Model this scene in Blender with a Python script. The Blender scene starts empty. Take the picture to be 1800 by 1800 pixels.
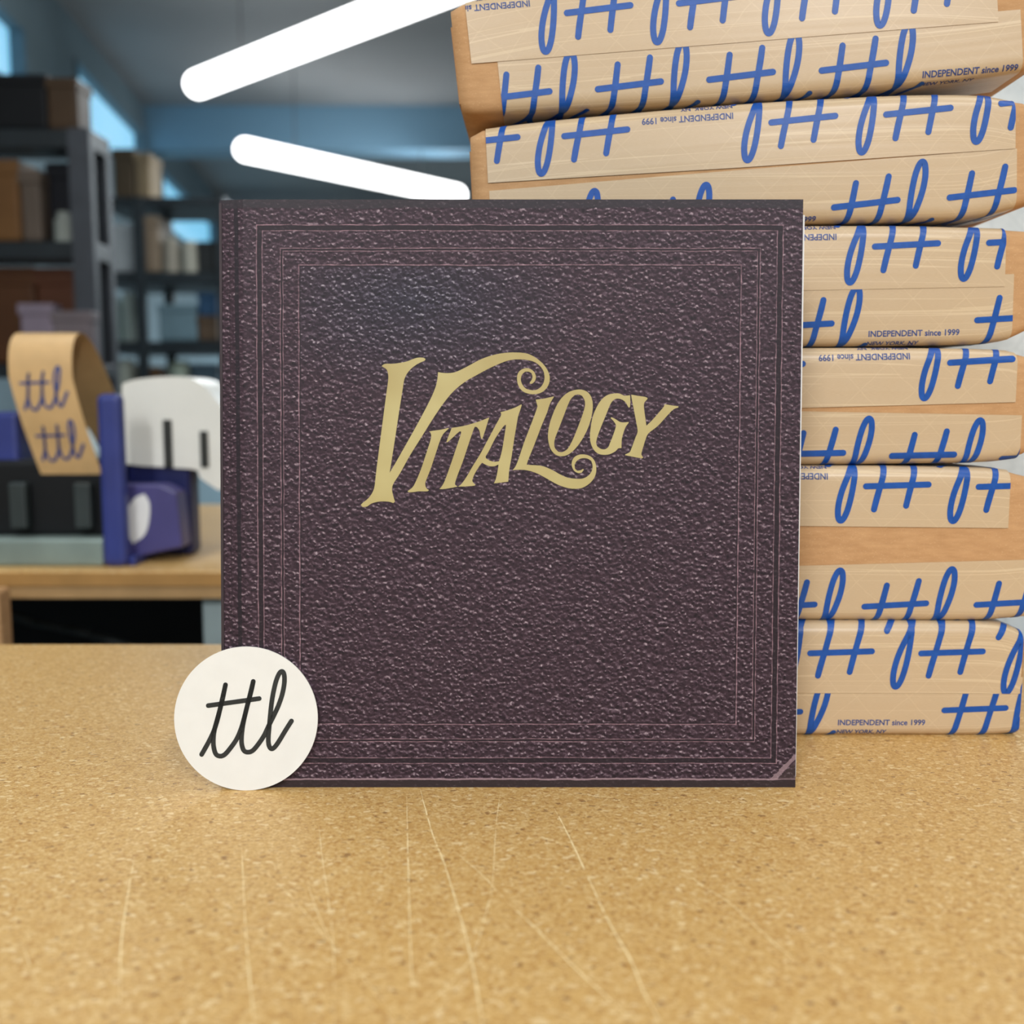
import bpy, bmesh, math, random
from mathutils import Vector, Matrix
from math import sin, cos, pi, atan, sqrt, hypot

# ------------------------------------------------------------------ camera
TZ = 0.90                         # height of the work table top
F = 1800.0
PITCH = atan(200 / 1800.0)
CAMH = 0.2121
CAM = Vector((0, 0, TZ + CAMH))
FW = Vector((0, cos(PITCH), -sin(PITCH)))
UP = Vector((0, sin(PITCH), cos(PITCH)))
scene = bpy.context.scene
COL = scene.collection
cd = bpy.data.cameras.new('camera')
cam = bpy.data.objects.new('camera', cd)
COL.objects.link(cam)
cam.location = CAM
cam.rotation_euler = (pi / 2 - PITCH, 0, 0)
cd.sensor_width = 36
cd.sensor_fit = 'HORIZONTAL'
cd.lens = 36
cd.clip_start = 0.02
cd.dof.use_dof = True
cd.dof.focus_distance = 0.578
cd.dof.aperture_fstop = 0.036 / 0.0068
cd.dof.aperture_blades = 0
scene.camera = cam

# ------------------------------------------------------------------ world, lights, exposure
w = bpy.data.worlds.new('world')
scene.world = w
w.use_nodes = True
w.node_tree.nodes['Background'].inputs[0].default_value = (0.5, 0.6, 0.7, 1)
w.node_tree.nodes['Background'].inputs[1].default_value = 0.15
scene.view_settings.view_transform = 'Standard'
scene.view_settings.look = 'None'
scene.view_settings.exposure = -0.1
scene.view_settings.gamma = 1.0
scene.cycles.max_bounces = 5
scene.cycles.use_adaptive_sampling = True
scene.cycles.adaptive_threshold = 0.02
scene.cycles.sample_clamp_indirect = 4.0


def area(name, loc, sx, sy, energy, col=(1, 1, 1), rot=(0, 0, 0)):
    l = bpy.data.lights.new(name, 'AREA')
    l.shape = 'RECTANGLE'
    l.size = sx
    l.size_y = sy
    l.energy = energy
    l.color = col
    o = bpy.data.objects.new(name, l)
    o.location = loc
    o.rotation_euler = rot
    COL.objects.link(o)
    return o


# ceiling strip lights above and behind the camera, plus fills added for the far end
area('ceiling_strip_and_fill_light', (-0.8, -2.0, 2.60), 0.3, 1.4, 62, (0.975, 0.985, 1.0), (0.25, 0, 0))
area('ceiling_strip_and_fill_light', (0.9, -2.0, 2.60), 0.3, 1.4, 62, (0.975, 0.985, 1.0), (0.25, 0, 0))
area('ceiling_strip_and_fill_light', (-0.9, 1.0, 2.62), 0.2, 1.6, 15, (0.95, 0.98, 1.0))
area('ceiling_strip_and_fill_light', (0.95, 0.6, 2.62), 0.2, 1.6, 12, (1, 0.985, 0.96))
area('ceiling_strip_and_fill_light', (-0.6, 4.2, 2.5), 0.2, 1.6, 45, (0.9, 0.97, 1.0))
area('ceiling_strip_and_fill_light', (0.2, 7.6, 2.5), 0.2, 1.6, 140, (0.85, 0.95, 1.0))  # added fill light, brightens the far end of the room
area('ceiling_strip_and_fill_light', (-1.0, 10.5, 2.5), 0.2, 1.6, 140, (0.8, 0.93, 1.0))  # second added fill, for the far wall and ceiling

# ------------------------------------------------------------------ helpers


def ray(px, py):
    return FW + Vector(((px - 900) / F, 0, 0)) + UP * ((900 - py) / F)


def at_t(px, py, t):
    return CAM + ray(px, py) * t


def at_z(px, py, z):
    d = ray(px, py)
    return CAM + d * ((z - CAM.z) / d.z)


def at_plane(px, py, p0, n):
    d = ray(px, py)
    return CAM + d * ((Vector(p0) - CAM).dot(n) / d.dot(n))


def lin(c):
    c = c / 255.0
    return c / 12.92 if c <= 0.04045 else ((c + 0.055) / 1.055) ** 2.4


def rgb(r, g, b):
    return (lin(r), lin(g), lin(b), 1)


class NT:
    """small helper round a node tree"""

    def __init__(self, name):
        self.m = bpy.data.materials.new(name)
        self.m.use_nodes = True
        self.t = self.m.node_tree
        self.n = self.t.nodes
        self.b = self.n['Principled BSDF']

    def link(self, a, b):
        self.t.links.new(a, b)

    def add(self, kind, **kw):
        x = self.n.new(kind)
        for k, v in kw.items():
            setattr(x, k, v)
        return x

    def val(self, sock, v):
        if isinstance(v, (int, float, tuple, list)):
            sock.default_value = v
        else:
            self.link(v, sock)

    def math(self, op, a, b=0.0, c=0.0, clamp=False):
        x = self.add('ShaderNodeMath', operation=op, use_clamp=clamp)
        self.val(x.inputs[0], a)
        self.val(x.inputs[1], b)
        self.val(x.inputs[2], c)
        return x.outputs[0]

    def coord(self, out='Object'):
        return self.add('ShaderNodeTexCoord').outputs[out]

    def mapping(self, vec, scale=(1, 1, 1), loc=(0, 0, 0), rot=(0, 0, 0)):
        x = self.add('ShaderNodeMapping')
        self.link(vec, x.inputs[0])
        x.inputs['Location'].default_value = loc
        x.inputs['Rotation'].default_value = rot
        x.inputs['Scale'].default_value = scale
        return x.outputs[0]

    def noise(self, vec, scale, detail=3, rough=0.5, dist=0.0):
        x = self.add('ShaderNodeTexNoise')
        self.link(vec, x.inputs['Vector'])
        x.inputs['Scale'].default_value = scale
        x.inputs['Detail'].default_value = detail
        x.inputs['Roughness'].default_value = rough
        x.inputs['Distortion'].default_value = dist
        return x.outputs['Fac']

    def voronoi(self, vec, scale, feature='F1', out='Distance', rnd=1.0):
        x = self.add('ShaderNodeTexVoronoi', feature=feature)
        self.link(vec, x.inputs['Vector'])
        x.inputs['Scale'].default_value = scale
        x.inputs['Randomness'].default_value = rnd
        return x.outputs[out]

    def ramp(self, fac, stops, interp='LINEAR'):
        x = self.add('ShaderNodeValToRGB')
        x.color_ramp.interpolation = interp
        e = x.color_ramp.elements
        while len(e) < len(stops):
            e.new(0.5)
        for k, (p, c) in enumerate(stops):
            e[k].position = p
            e[k].color = c if len(c) == 4 else (c[0], c[1], c[2], 1)
        self.link(fac, x.inputs[0])
        return x.outputs[0]

    def mix(self, fac, a, b, blend='MIX'):
        x = self.add('ShaderNodeMix', data_type='RGBA', blend_type=blend)
        self.val(x.inputs[0], fac)
        self.val(x.inputs[6], a)
        self.val(x.inputs[7], b)
        return x.outputs[2]

    def bump(self, h, strength, dist=0.001, normal=None):
        x = self.add('ShaderNodeBump')
        x.inputs['Strength'].default_value = strength
        x.inputs['Distance'].default_value = dist
        self.link(h, x.inputs['Height'])
        if normal:
            self.link(normal, x.inputs['Normal'])
        return x.outputs[0]

    def sep(self, vec):
        x = self.add('ShaderNodeSeparateXYZ')
        self.link(vec, x.inputs[0])
        return x.outputs

    def out(self, color=None, rough=0.6, spec=0.4, normal=None, metal=0.0):
        if color is not None:
            self.val(self.b.inputs['Base Color'], color)
        self.val(self.b.inputs['Roughness'], rough)
        self.b.inputs['Specular IOR Level'].default_value = spec
        self.b.inputs['Metallic'].default_value = metal
        if normal is not None:
            self.link(normal, self.b.inputs['Normal'])
        return self.m


def plain(name, c, rough=0.6, spec=0.4, metal=0.0, vary=0.12, scale=14.0):
    """solid paint / board with a little mottling"""
    n = NT(name)
    f = n.noise(n.coord(), scale, 4)
    c1 = tuple(min(1, x * (1 - vary)) for x in c[:3]) + (1,)
    c2 = tuple(min(1, x * (1 + vary)) for x in c[:3]) + (1,)
    return n.out(n.ramp(f, [(0.35, c1), (0.65, c2)]), rough, spec, None, metal)


def emit(name, c, s):
    n = NT(name)
    n.b.inputs['Base Color'].default_value = (0.8, 0.8, 0.8, 1)
    n.b.inputs['Emission Color'].default_value = c
    n.b.inputs['Emission Strength'].default_value = s
    return n.m


def tag(o, label, cat, group=None):
    o['label'] = label
    o['category'] = cat
    if group:
        o['group'] = group
    return o


def thing(name, label, cat, loc, group=None):
    o = bpy.data.objects.new(name, None)
    o.empty_display_size = 0.05
    o.location = loc
    COL.objects.link(o)
    return tag(o, label, cat, group)


def origin(o):
    v = Vector((0, 0, 0))
    while o is not None:
        v += o.location
        o = o.parent
    return v


def link_mesh(name, me, mat, parent=None, smooth=False, label=None, kind=None):
    o = bpy.data.objects.new(name, me)
    COL.objects.link(o)
    if mat is not None and not me.materials:
        me.materials.append(mat)
    if parent is not None:
        off = origin(parent)
        me.transform(Matrix.Translation(-off))
        o.parent = parent
    if smooth:
        for p in me.polygons:
            p.use_smooth = True
    if label:
        o['label'] = label
    if kind:
        o['kind'] = kind
    return o


def from_py(name, verts, faces, mat, parent=None, smooth=False, label=None, kind=None, uvs=None):
    me = bpy.data.meshes.new(name)
    me.from_pydata([tuple(v) for v in verts], [], faces)
    if uvs:
        l = me.uv_layers.new(name='UVMap')
        for lp in me.loops:
            l.data[lp.index].uv = uvs[lp.vertex_index]
    me.update()
    return link_mesh(name, me, mat, parent, smooth, label, kind)


def bm_box(bm, x0, x1, y0, y1, z0, z1):
    vs = [bm.verts.new(p) for p in ((x0, y0, z0), (x1, y0, z0), (x1, y1, z0), (x0, y1, z0),
                                    (x0, y0, z1), (x1, y0, z1), (x1, y1, z1), (x0, y1, z1))]
    for f in ((0, 3, 2, 1), (4, 5, 6, 7), (0, 1, 5, 4), (1, 2, 6, 5), (2, 3, 7, 6), (3, 0, 4, 7)):
        bm.faces.new([vs[i] for i in f])
    return vs


def bm_cyl(bm, p0, p1, r0, r1=None, seg=20, caps=True):
    p0, p1 = Vector(p0), Vector(p1)
    r1 = r0 if r1 is None else r1
    d = (p1 - p0).normalized()
    a = d.orthogonal().normalized()
    b = d.cross(a)
    A = [bm.verts.new(p0 + (a * cos(2 * pi * k / seg) + b * sin(2 * pi * k / seg)) * r0) for k in range(seg)]
    B = [bm.verts.new(p1 + (a * cos(2 * pi * k / seg) + b * sin(2 * pi * k / seg)) * r1) for k in range(seg)]
    for k in range(seg):
        bm.faces.new((A[k], A[(k + 1) % seg], B[(k + 1) % seg], B[k]))
    if caps:
        bm.faces.new(A[::-1])
        bm.faces.new(B)


def bm_obj(name, bm, mat, parent=None, bevel=0.0, smooth=False, label=None, kind=None, seg=2):
    if bevel > 0:
        bmesh.ops.bevel(bm, geom=list(bm.edges), offset=bevel, segments=seg, affect='EDGES', profile=0.5)
    bmesh.ops.recalc_face_normals(bm, faces=list(bm.faces))
    me = bpy.data.meshes.new(name)
    bm.to_mesh(me)
    bm.free()
    return link_mesh(name, me, mat, parent, smooth, label, kind)


def box_obj(name, x0, x1, y0, y1, z0, z1, mat, parent=None, bevel=0.002, label=None, kind=None):
    bm = bmesh.new()
    bm_box(bm, x0, x1, y0, y1, z0, z1)
    return bm_obj(name, bm, mat, parent, bevel, False, label, kind)


def smooth_poly(pts, closed=True, limit=38, sub=4):
    """Catmull-Rom through gentle corners, straight through sharp ones"""
    n = len(pts)
    P = [Vector((p[0], p[1])) for p in pts]

    def turn(i):
        if not closed and (i == 0 or i == n - 1):
            return 180
        a = P[i] - P[i - 1]
        b = P[(i + 1) % n] - P[i]
        if a.length < 1e-9 or b.length < 1e-9:
            return 180
        return abs(math.degrees(a.angle_signed(b)))
    T = [turn(i) for i in range(n)]
    out = []
    for i in range(n if closed else n - 1):
        j = (i + 1) % n
        p1, p2 = P[i], P[j]
        p0 = P[i - 1] if (T[i] < limit) else p1 * 2 - p2
        p3 = P[(j + 1) % n] if (T[j] < limit) else p2 * 2 - p1
        for k in range(sub):
            t = k / sub
            out.append(0.5 * ((2 * p1) + (p2 - p0) * t + (2 * p0 - 5 * p1 + 4 * p2 - p3) * t * t +
                              (3 * p1 - p0 - 3 * p2 + p3) * t ** 3))
    if not closed:
        out.append(P[-1])
    return out


def ribbon(path, width, across=4, step=None):
    """2D stroke with round caps: returns verts (x, y) and quads"""
    P = smooth_poly(path, closed=False, limit=100, sub=8)
    if step:
        Q = [P[0]]
        for p in P[1:]:
            d = (p - Q[-1]).length
            k = max(1, int(d / step))
            a = Q[-1]
            for i in range(1, k + 1):
                Q.append(a.lerp(p, i / k))
        P = Q
    dirs = []
    n = len(P)
    for i in range(n):
        d = P[min(n - 1, i + 1)] - P[max(0, i - 1)]
        dirs.append(d.normalized())
    rows = []
    h = width / 2
    for a in (1.0, 0.92, 0.7, 0.38):                      # start cap
        rows.append((P[0] - dirs[0] * h * a, dirs[0], h * sqrt(max(0.0, 1 - a * a))))
    for p, d in zip(P, dirs):
        rows.append((p, d, h))
    for a in (0.38, 0.7, 0.92, 1.0):
        rows.append((P[-1] + dirs[-1] * h * a, dirs[-1], h * sqrt(max(0.0, 1 - a * a))))
    V, Fq = [], []
    for p, d, r in rows:
        nrm = Vector((-d.y, d.x))
        for k in range(across + 1):
            V.append(p + nrm * r * (1 - 2 * k / across))
    m = across + 1
    for i in range(len(rows) - 1):
        for k in range(across):
            Fq.append((i * m + k, i * m + k + 1, (i + 1) * m + k + 1, (i + 1) * m + k))
    return V, Fq


# script letters "ttl" as drawn strokes, units of the round sticker drawing
TTL_BODY = [(400, 1280), (470, 1155), (530, 1030), (575, 890), (610, 740), (640, 610), (660, 520)]
TTL_T1 = [(660, 520), (622, 700), (575, 880), (540, 1010), (528, 1110), (532, 1200), (555, 1275), (600, 1298),
          (650, 1282), (710, 1215), (780, 1115), (830, 1000), (865, 880), (900, 740), (940, 590), (963, 483)]
TTL_T2 = [(963, 483), (925, 640), (880, 820), (850, 960), (836, 1080), (838, 1170), (862, 1238), (908, 1255),
          (960, 1235), (1020, 1165), (1080, 1075), (1130, 970), (1190, 850), (1240, 740), (1280, 620), (1302, 500),
          (1300, 410), (1280, 375), (1250, 392), (1215, 470), (1185, 590), (1163, 720), (1148, 860), (1136, 990),
          (1128, 1090), (1130, 1160), (1145, 1205), (1170, 1218), (1205, 1190), (1250, 1125), (1310, 1025), (1380, 915)]
TTL_BAR = [(472, 747), (750, 709), (1028, 670)]
TTL_BAR_BOX = [(455, 723), (750, 712), (1045, 701)]

# ------------------------------------------------------------------ materials


def mat_kraft(name, dark=False):
    """plain corrugated kraft board"""
    n = NT(name)
    co = n.coord()
    f = n.noise(n.mapping(co, (60, 60, 260)), 1.0, 5, 0.65)
    g = n.noise(co, 9, 3)
    v = n.noise(n.mapping(co, (900, 900, 1500)), 1.0, 2)
    c = n.ramp(f, [(0.3, rgb(186, 142, 98)), (0.7, rgb(208, 164, 118))])
    c = n.mix(n.math('MULTIPLY', g, 0.35), c, rgb(192, 146, 100))
    c = n.mix(n.math('MULTIPLY', n.math('GREATER_THAN', v, 0.66), 0.35), c, rgb(226, 190, 148))
    return n.out(c, 0.75, 0.2, n.bump(f, 0.15, 0.0004))


def mat_tape():
    """reinforced paper tape, slightly shiny, creased along its length; UV in decimetres"""
    n = NT('paper_tape')
    uv = n.add('ShaderNodeUVMap').outputs[0]
    x, y, _ = n.sep(uv)
    fine = n.noise(n.mapping(uv, (35, 900, 1)), 1.0, 4, 0.6)
    crease = n.noise(n.mapping(uv, (0.5, 17, 1)), 1.0, 1, 0.4)
    crease2 = n.noise(n.mapping(uv, (0.12, 13, 1), (3, 7, 0)), 1.0, 2, 0.5)
    mott = n.noise(uv, 9, 4)
    # glass-fibre net: faint diamond lines
    wob = n.math('MULTIPLY', n.math('SUBTRACT', n.noise(uv, 4, 2), 0.5), 0.06)
    a = n.math('ABSOLUTE', n.math('SINE', n.math('MULTIPLY', n.math('ADD', n.math('ADD', x, y), wob), 9.5)))
    b = n.math('ABSOLUTE', n.math('SINE', n.math('MULTIPLY', n.math('ADD', n.math('SUBTRACT', x, y), wob), 9.5)))
    net = n.math('MAXIMUM', n.math('LESS_THAN', a, 0.05), n.math('LESS_THAN', b, 0.05))
    net = n.math('MULTIPLY', net, n.math('MULTIPLY', n.noise(uv, 17, 3), 0.22))
    c = n.ramp(fine, [(0.3, rgb(196, 170, 136)), (0.7, rgb(210, 185, 151))])
    c = n.mix(n.math('MULTIPLY', mott, 0.45), c, rgb(200, 173, 136))
    c = n.mix(net, c, rgb(238, 216, 178))
    ln = n.math('LESS_THAN', n.math('ABSOLUTE', n.math('SUBTRACT', crease2, 0.5)), 0.008)
    c = n.mix(n.math('MULTIPLY', ln, 0.3), c, rgb(240, 218, 180))
    h = n.math('ADD', n.math('MULTIPLY', crease, 1.0), n.math('MULTIPLY', fine, 0.03))
    return n.out(c, 0.36, 0.5, n.bump(h, 0.16, 0.0012))


def mat_ink(name, c, rough=0.4):
    n = NT(name)
    f = n.noise(n.coord(), 260, 3)
    c2 = tuple(min(1, x * 1.22 + 0.004) for x in c[:3]) + (1,)
    return n.out(n.ramp(f, [(0.35, c), (0.75, c2)]), rough, 0.4)


def mat_chipboard():
    """smooth pressed wood board with fine chips"""
    n = NT('pressed_wood')
    co = n.coord()
    wv = n.mapping(co, (1, 1, 1))
    warp = n.add('ShaderNodeVectorMath', operation='ADD')
    n.link(wv, warp.inputs[0])
    nz = n.add('ShaderNodeTexNoise')
    n.link(co, nz.inputs['Vector'])
    nz.inputs['Scale'].default_value = 260
    sc = n.add('ShaderNodeVectorMath', operation='SCALE')
    n.link(nz.outputs['Color'], sc.inputs[0])
    sc.inputs['Scale'].default_value = 0.004
    n.link(sc.outputs[0], warp.inputs[1])
    W = warp.outputs[0]
    cellc = n.voronoi(n.mapping(W, (500, 640, 430)), 1.0, 'F1', 'Color')
    cv = n.sep(cellc)[0]
    cell2 = n.sep(n.voronoi(n.mapping(W, (950, 1200, 800), (5, 3, 0)), 1.0, 'F1', 'Color'))[1]
    c = n.ramp(cv, [(0.0, rgb(182, 134, 70)), (0.35, rgb(202, 158, 90)), (0.75, rgb(212, 172, 106)),
                    (1.0, rgb(232, 202, 146))])
    c = n.mix(0.4, c, n.ramp(cell2, [(0.0, rgb(174, 126, 64)), (0.5, rgb(208, 166, 98)), (1.0, rgb(236, 206, 150))]))
    spk = n.voronoi(n.mapping(W, (520, 800, 300), (1.7, 0.3, 0)), 1.0, 'F1', 'Color')
    s1 = n.math('GREATER_THAN', n.sep(spk)[1], 0.93)
    c = n.mix(n.math('MULTIPLY', s1, 0.55), c, rgb(158, 108, 52))
    spk2 = n.voronoi(n.mapping(W, (380, 600, 300), (0.7, 9.3, 0)), 1.0, 'F1', 'Color')
    s2 = n.math('GREATER_THAN', n.sep(spk2)[2], 0.988)
    c = n.mix(n.math('MULTIPLY', s2, 0.7), c, rgb(120, 76, 40))
    s3 = n.math('GREATER_THAN', n.sep(spk2)[0], 0.965)
    c = n.mix(n.math('MULTIPLY', s3, 0.6), c, rgb(246, 222, 172))
    big = n.noise(co, 4.5, 3)
    c = n.mix(n.math('MULTIPLY', big, 0.22), c, rgb(216, 176, 112))
    return n.out(c, n.math('ADD', n.math('MULTIPLY', big, 0.15), 0.36), 0.42)


def mat_leather():
    """flat printed cover: pebbled leather print with ruled frames, UV 0..1 over the cover"""
    n = NT('leather_print')
    uv = n.add('ShaderNodeUVMap').outputs[0]
    # wobble
    nz = n.add('ShaderNodeTexNoise')
    n.link(uv, nz.inputs['Vector'])
    nz.inputs['Scale'].default_value = 26
    nz.inputs['Detail'].default_value = 3
    sb = n.add('ShaderNodeVectorMath', operation='SUBTRACT')
    n.link(nz.outputs['Color'], sb.inputs[0])
    sb.inputs[1].default_value = (0.5, 0.5, 0.5)
    sc = n.add('ShaderNodeVectorMath', operation='SCALE')
    n.link(sb.outputs[0], sc.inputs[0])
    sc.inputs['Scale'].default_value = 0.0034
    ad = n.add('ShaderNodeVectorMath', operation='ADD')
    n.link(uv, ad.inputs[0])
    n.link(sc.outputs[0], ad.inputs[1])
    wuv = ad.outputs[0]
    x, y, _ = n.sep(wuv)
    # leather pebbles
    nz2 = n.add('ShaderNodeTexNoise')
    n.link(uv, nz2.inputs['Vector'])
    nz2.inputs['Scale'].default_value = 150
    nz2.inputs['Detail'].default_value = 2
    sc2 = n.add('ShaderNodeVectorMath', operation='SCALE')
    n.link(nz2.outputs['Color'], sc2.inputs[0])
    sc2.inputs['Scale'].default_value = 0.0075
    ad2 = n.add('ShaderNodeVectorMath', operation='ADD')
    n.link(uv, ad2.inputs[0])
    n.link(sc2.outputs[0], ad2.inputs[1])
    peb = n.voronoi(n.mapping(ad2.outputs[0], (150, 178, 1)), 1.0, 'SMOOTH_F1')
    # printed glints lie on the upper rim of each pebble: difference of two shifted copies
    peb2 = n.voronoi(n.mapping(ad2.outputs[0], (150, 178, 1), (0.06, 0.30, 0)), 1.0, 'SMOOTH_F1')
    rim = n.math('SUBTRACT', peb2, peb)
    gl = n.noise(uv, 330, 2, 0.6)
    gl2 = n.noise(uv, 60, 2, 0.5)
    rimv = n.math('ADD', n.math('ADD', n.math('MULTIPLY', rim, 0.9), 0.49), n.math('MULTIPLY', n.math('SUBTRACT', gl, 0.5), 0.26))
    rimv = n.math('ADD', rimv, n.math('MULTIPLY', n.math('SUBTRACT', gl2, 0.5), 0.12))
    lowtone = n.noise(uv, 3.2, 3)
    c = n.ramp(rimv, [(0.28, rgb(26, 17, 23)), (0.50, rgb(58, 42, 51)), (0.62, rgb(94, 76, 87)), (0.80, rgb(186, 168, 176))])
    cb = n.ramp(rimv, [(0.28, rgb(18, 16, 24)), (0.50, rgb(46, 43, 55)), (0.62, rgb(82, 79, 94)), (0.78, rgb(184, 182, 194))])
    # greyer patch in the upper part of the centre panel
    dx = n.math('DIVIDE', n.math('SUBTRACT', x, 0.33), 0.3)
    dy = n.math('DIVIDE', n.math('SUBTRACT', y, 0.83), 0.16)
    rr = n.math('SQRT', n.math('ADD', n.math('MULTIPLY', dx, dx), n.math('MULTIPLY', dy, dy)))
    patch = n.math('SUBTRACT', 1.0, rr, clamp=True)

    def rect(cx, cy, hx, hy):
        a = n.math('SUBTRACT', n.math('ABSOLUTE', n.math('SUBTRACT', x, cx)), hx)
        b = n.math('SUBTRACT', n.math('ABSOLUTE', n.math('SUBTRACT', y, cy)), hy)
        return n.math('MAXIMUM', a, b)

    def fr(l, r, b, t):
        return rect((l + r) / 2, (b + t) / 2, (r - l) / 2, (t - b) / 2)
    dO = fr(0.0695, 0.9615, 0.0465, 0.9525)
    dM = fr(0.1075, 0.9255, 0.0815, 0.9160)
    dI = fr(0.1375, 0.8945, 0.1100, 0.8895)

    def band(d, w, off=0.0):
        dd = n.math('ABSOLUTE', n.math('SUBTRACT', d, off))
        return n.math('LESS_THAN', dd, w)
    inside = n.math('LESS_THAN', dI, 0.0)
    c = n.mix(n.math('MULTIPLY', n.math('MULTIPLY', patch, inside), 1.0, clamp=True), c, cb)
    c = n.mix(n.math('MULTIPLY', lowtone, 0.3), c, n.mix(0.5, c, rgb(60, 46, 54)))
    brk = n.noise(uv, 55, 4, 0.7)
    brkm = n.math('MULTIPLY', n.math('SUBTRACT', brk, 0.33), 3.0, clamp=True)
    # dark grooves
    groove = n.math('MAXIMUM', n.math('MAXIMUM', band(dO, 0.0042), band(dM, 0.0018)), band(dI, 0.0010, -0.0012))
    c = n.mix(n.math('MULTIPLY', groove, 0.88), c, rgb(38, 30, 36))
    # rubbed light rules
    rule = n.math('MAXIMUM', band(dO, 0.0008, 0.0050), band(dO, 0.0007, -0.0048))
    rule = n.math('MAXIMUM', rule, band(dM, 0.0007, 0.0024))
    rule = n.math('MAXIMUM', rule, band(dM, 0.0006, -0.0022))
    rule = n.math('MAXIMUM', rule, band(dI, 0.0010, 0.0008))
    c = n.mix(n.math('MULTIPLY', rule, n.math('MULTIPLY', brkm, 0.8)), c, rgb(168, 132, 142))
    # spine groove and dark top and bottom margins
    dsp = n.math('ABSOLUTE', n.math('SUBTRACT', x, n.math('SUBTRACT', 0.0335, n.math('MULTIPLY', y, 0.004))))
    c = n.mix(n.math('MULTIPLY', n.math('LESS_THAN', dsp, 0.0036), 0.88), c, rgb(36, 31, 37))
    c = n.mix(n.math('MULTIPLY', n.math('LESS_THAN', n.math('ABSOLUTE', n.math('SUBTRACT', x, 0.018)), 0.0012), 0.5), c, rgb(42, 34, 39))
    topb = n.math('GREATER_THAN', n.math('ADD', y, n.math('MULTIPLY', n.math('SUBTRACT', n.noise(uv, 9, 2), 0.5), 0.012)), 0.9855)
    c = n.mix(n.math('MULTIPLY', topb, 0.82), c, rgb(50, 46, 51))
    botw = n.math('ADD', y, n.math('MULTIPLY', n.math('SUBTRACT', n.noise(uv, 30, 4), 0.5), 0.004))
    bot = n.math('LESS_THAN', botw, 0.0125)
    c = n.mix(n.math('MULTIPLY', bot, 0.9), c, rgb(50, 40, 41))
    lip = n.math('LESS_THAN', n.math('ABSOLUTE', n.math('SUBTRACT', botw, 0.0142)), 0.0014)
    c = n.mix(n.math('MULTIPLY', lip, 0.75), c, rgb(160, 134, 140))
    # rubbed corner, lower right
    dg = n.math('SUBTRACT', n.math('SUBTRACT', x, y), 0.947)
    jag = n.math('MULTIPLY', n.math('SUBTRACT', n.noise(uv, 60, 4, 0.7), 0.5), 0.02)
    cor = n.math('LESS_THAN', n.math('ABSOLUTE', n.math('ADD', dg, jag)), 0.005)
    cor = n.math('MULTIPLY', cor, n.math('GREATER_THAN', x, 0.955))
    cor = n.math('MULTIPLY', cor, n.math('GREATER_THAN', y, 0.014))
    c = n.mix(n.math('MULTIPLY', cor, 0.55), c, rgb(165, 140, 146))
    corner = n.math('MULTIPLY', n.math('GREATER_THAN', dg, 0.008), n.math('GREATER_THAN', y, 0.014))
    c = n.mix(n.math('MULTIPLY', corner, 0.7), c, rgb(62, 50, 50))
    return n.out(c, 0.5, 0.22, n.bump(peb, 0.25, 0.0005))


M = {
    'kraft': mat_kraft('kraft_board'),
    'tape': mat_tape(),
    'blue_ink': mat_ink('blue_ink', rgb(16, 76, 156)),
    'navy_ink': mat_ink('navy_ink', rgb(52, 72, 128)),
    'black_ink': mat_ink('black_ink', rgb(34, 36, 34), 0.5),
    'gold': None,
    'wood': mat_chipboard(),
    'leather': mat_leather(),
}
n = NT('gold_print')
f = n.noise(n.coord(), 22, 3)
M['gold'] = n.out(n.ramp(f, [(0.3, rgb(174, 156, 98)), (0.7, rgb(192, 179, 122))]), 0.42, 0.5)
M['card_black'] = plain('dark_board', rgb(54, 42, 47), 0.6)
M['white_paper'] = plain('white_paper', rgb(238, 238, 236), 0.6, 0.3, 0, 0.03, 30)
M['sticker'] = plain('sticker_paper', rgb(231, 230, 224), 0.45, 0.4, 0, 0.02, 60)
M['scratch'] = plain('scratched_wood', rgb(246, 222, 168), 0.6, 0.3, 0, 0.08, 90)

# ------------------------------------------------------------------ room shell
n = NT('ceiling_paint')
f = n.noise(n.coord(), 0.7, 3)
mc = n.out(n.ramp(f, [(0.3, rgb(136, 139, 140)), (0.7, rgb(156, 160, 161))]), 0.7, 0.3)
M['wall'] = plain('wall_paint', rgb(178, 186, 190), 0.8, 0.2, 0, 0.06, 3)
M['floor'] = plain('concrete_floor', rgb(92, 92, 90), 0.6, 0.3, 0, 0.12, 3)
CZ = CAM.z + 1.85


def structure(o, label):
    o['kind'] = 'structure'
    o['label'] = label
    return o


structure(box_obj('floor', -4.2, 3.2, -3.0, 13.0, -0.1, 0.0, M['floor'], bevel=0), 'grey concrete floor')
structure(box_obj('ceiling', -4.2, 3.2, -3.0, 13.0, CZ, CZ + 0.1, mc, bevel=0), 'plain grey ceiling')
structure(box_obj('wall_back', -4.2, 3.2, 12.9, 13.0, 0, CZ, M['wall'], bevel=0), 'far grey wall')
structure(box_obj('wall_front', -4.2, 3.2, -3.0, -2.9, 0, CZ, M['wall'], bevel=0), 'wall behind the viewer')
# left wall runs slightly outward, with high windows just under the ceiling


def wall_x(y):
    return -2.02 - 0.125 * (y - 4.2)


WY = [(3.85, 4.5), (5.25, 6.7), (7.2, 9.5)]
WZ = [(CAM.z + 1.28, CAM.z + 1.54), (CAM.z + 1.36, CAM.z + 1.66), (CAM.z + 1.20, CAM.z + 1.56)]
segs = [(-3.0, WY[0][0])]
for k, (a, b) in enumerate(WY):
    segs.append((a, b))
    segs.append((b, WY[k + 1][0] if k < 2 else 13.0))
bm = bmesh.new()


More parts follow.
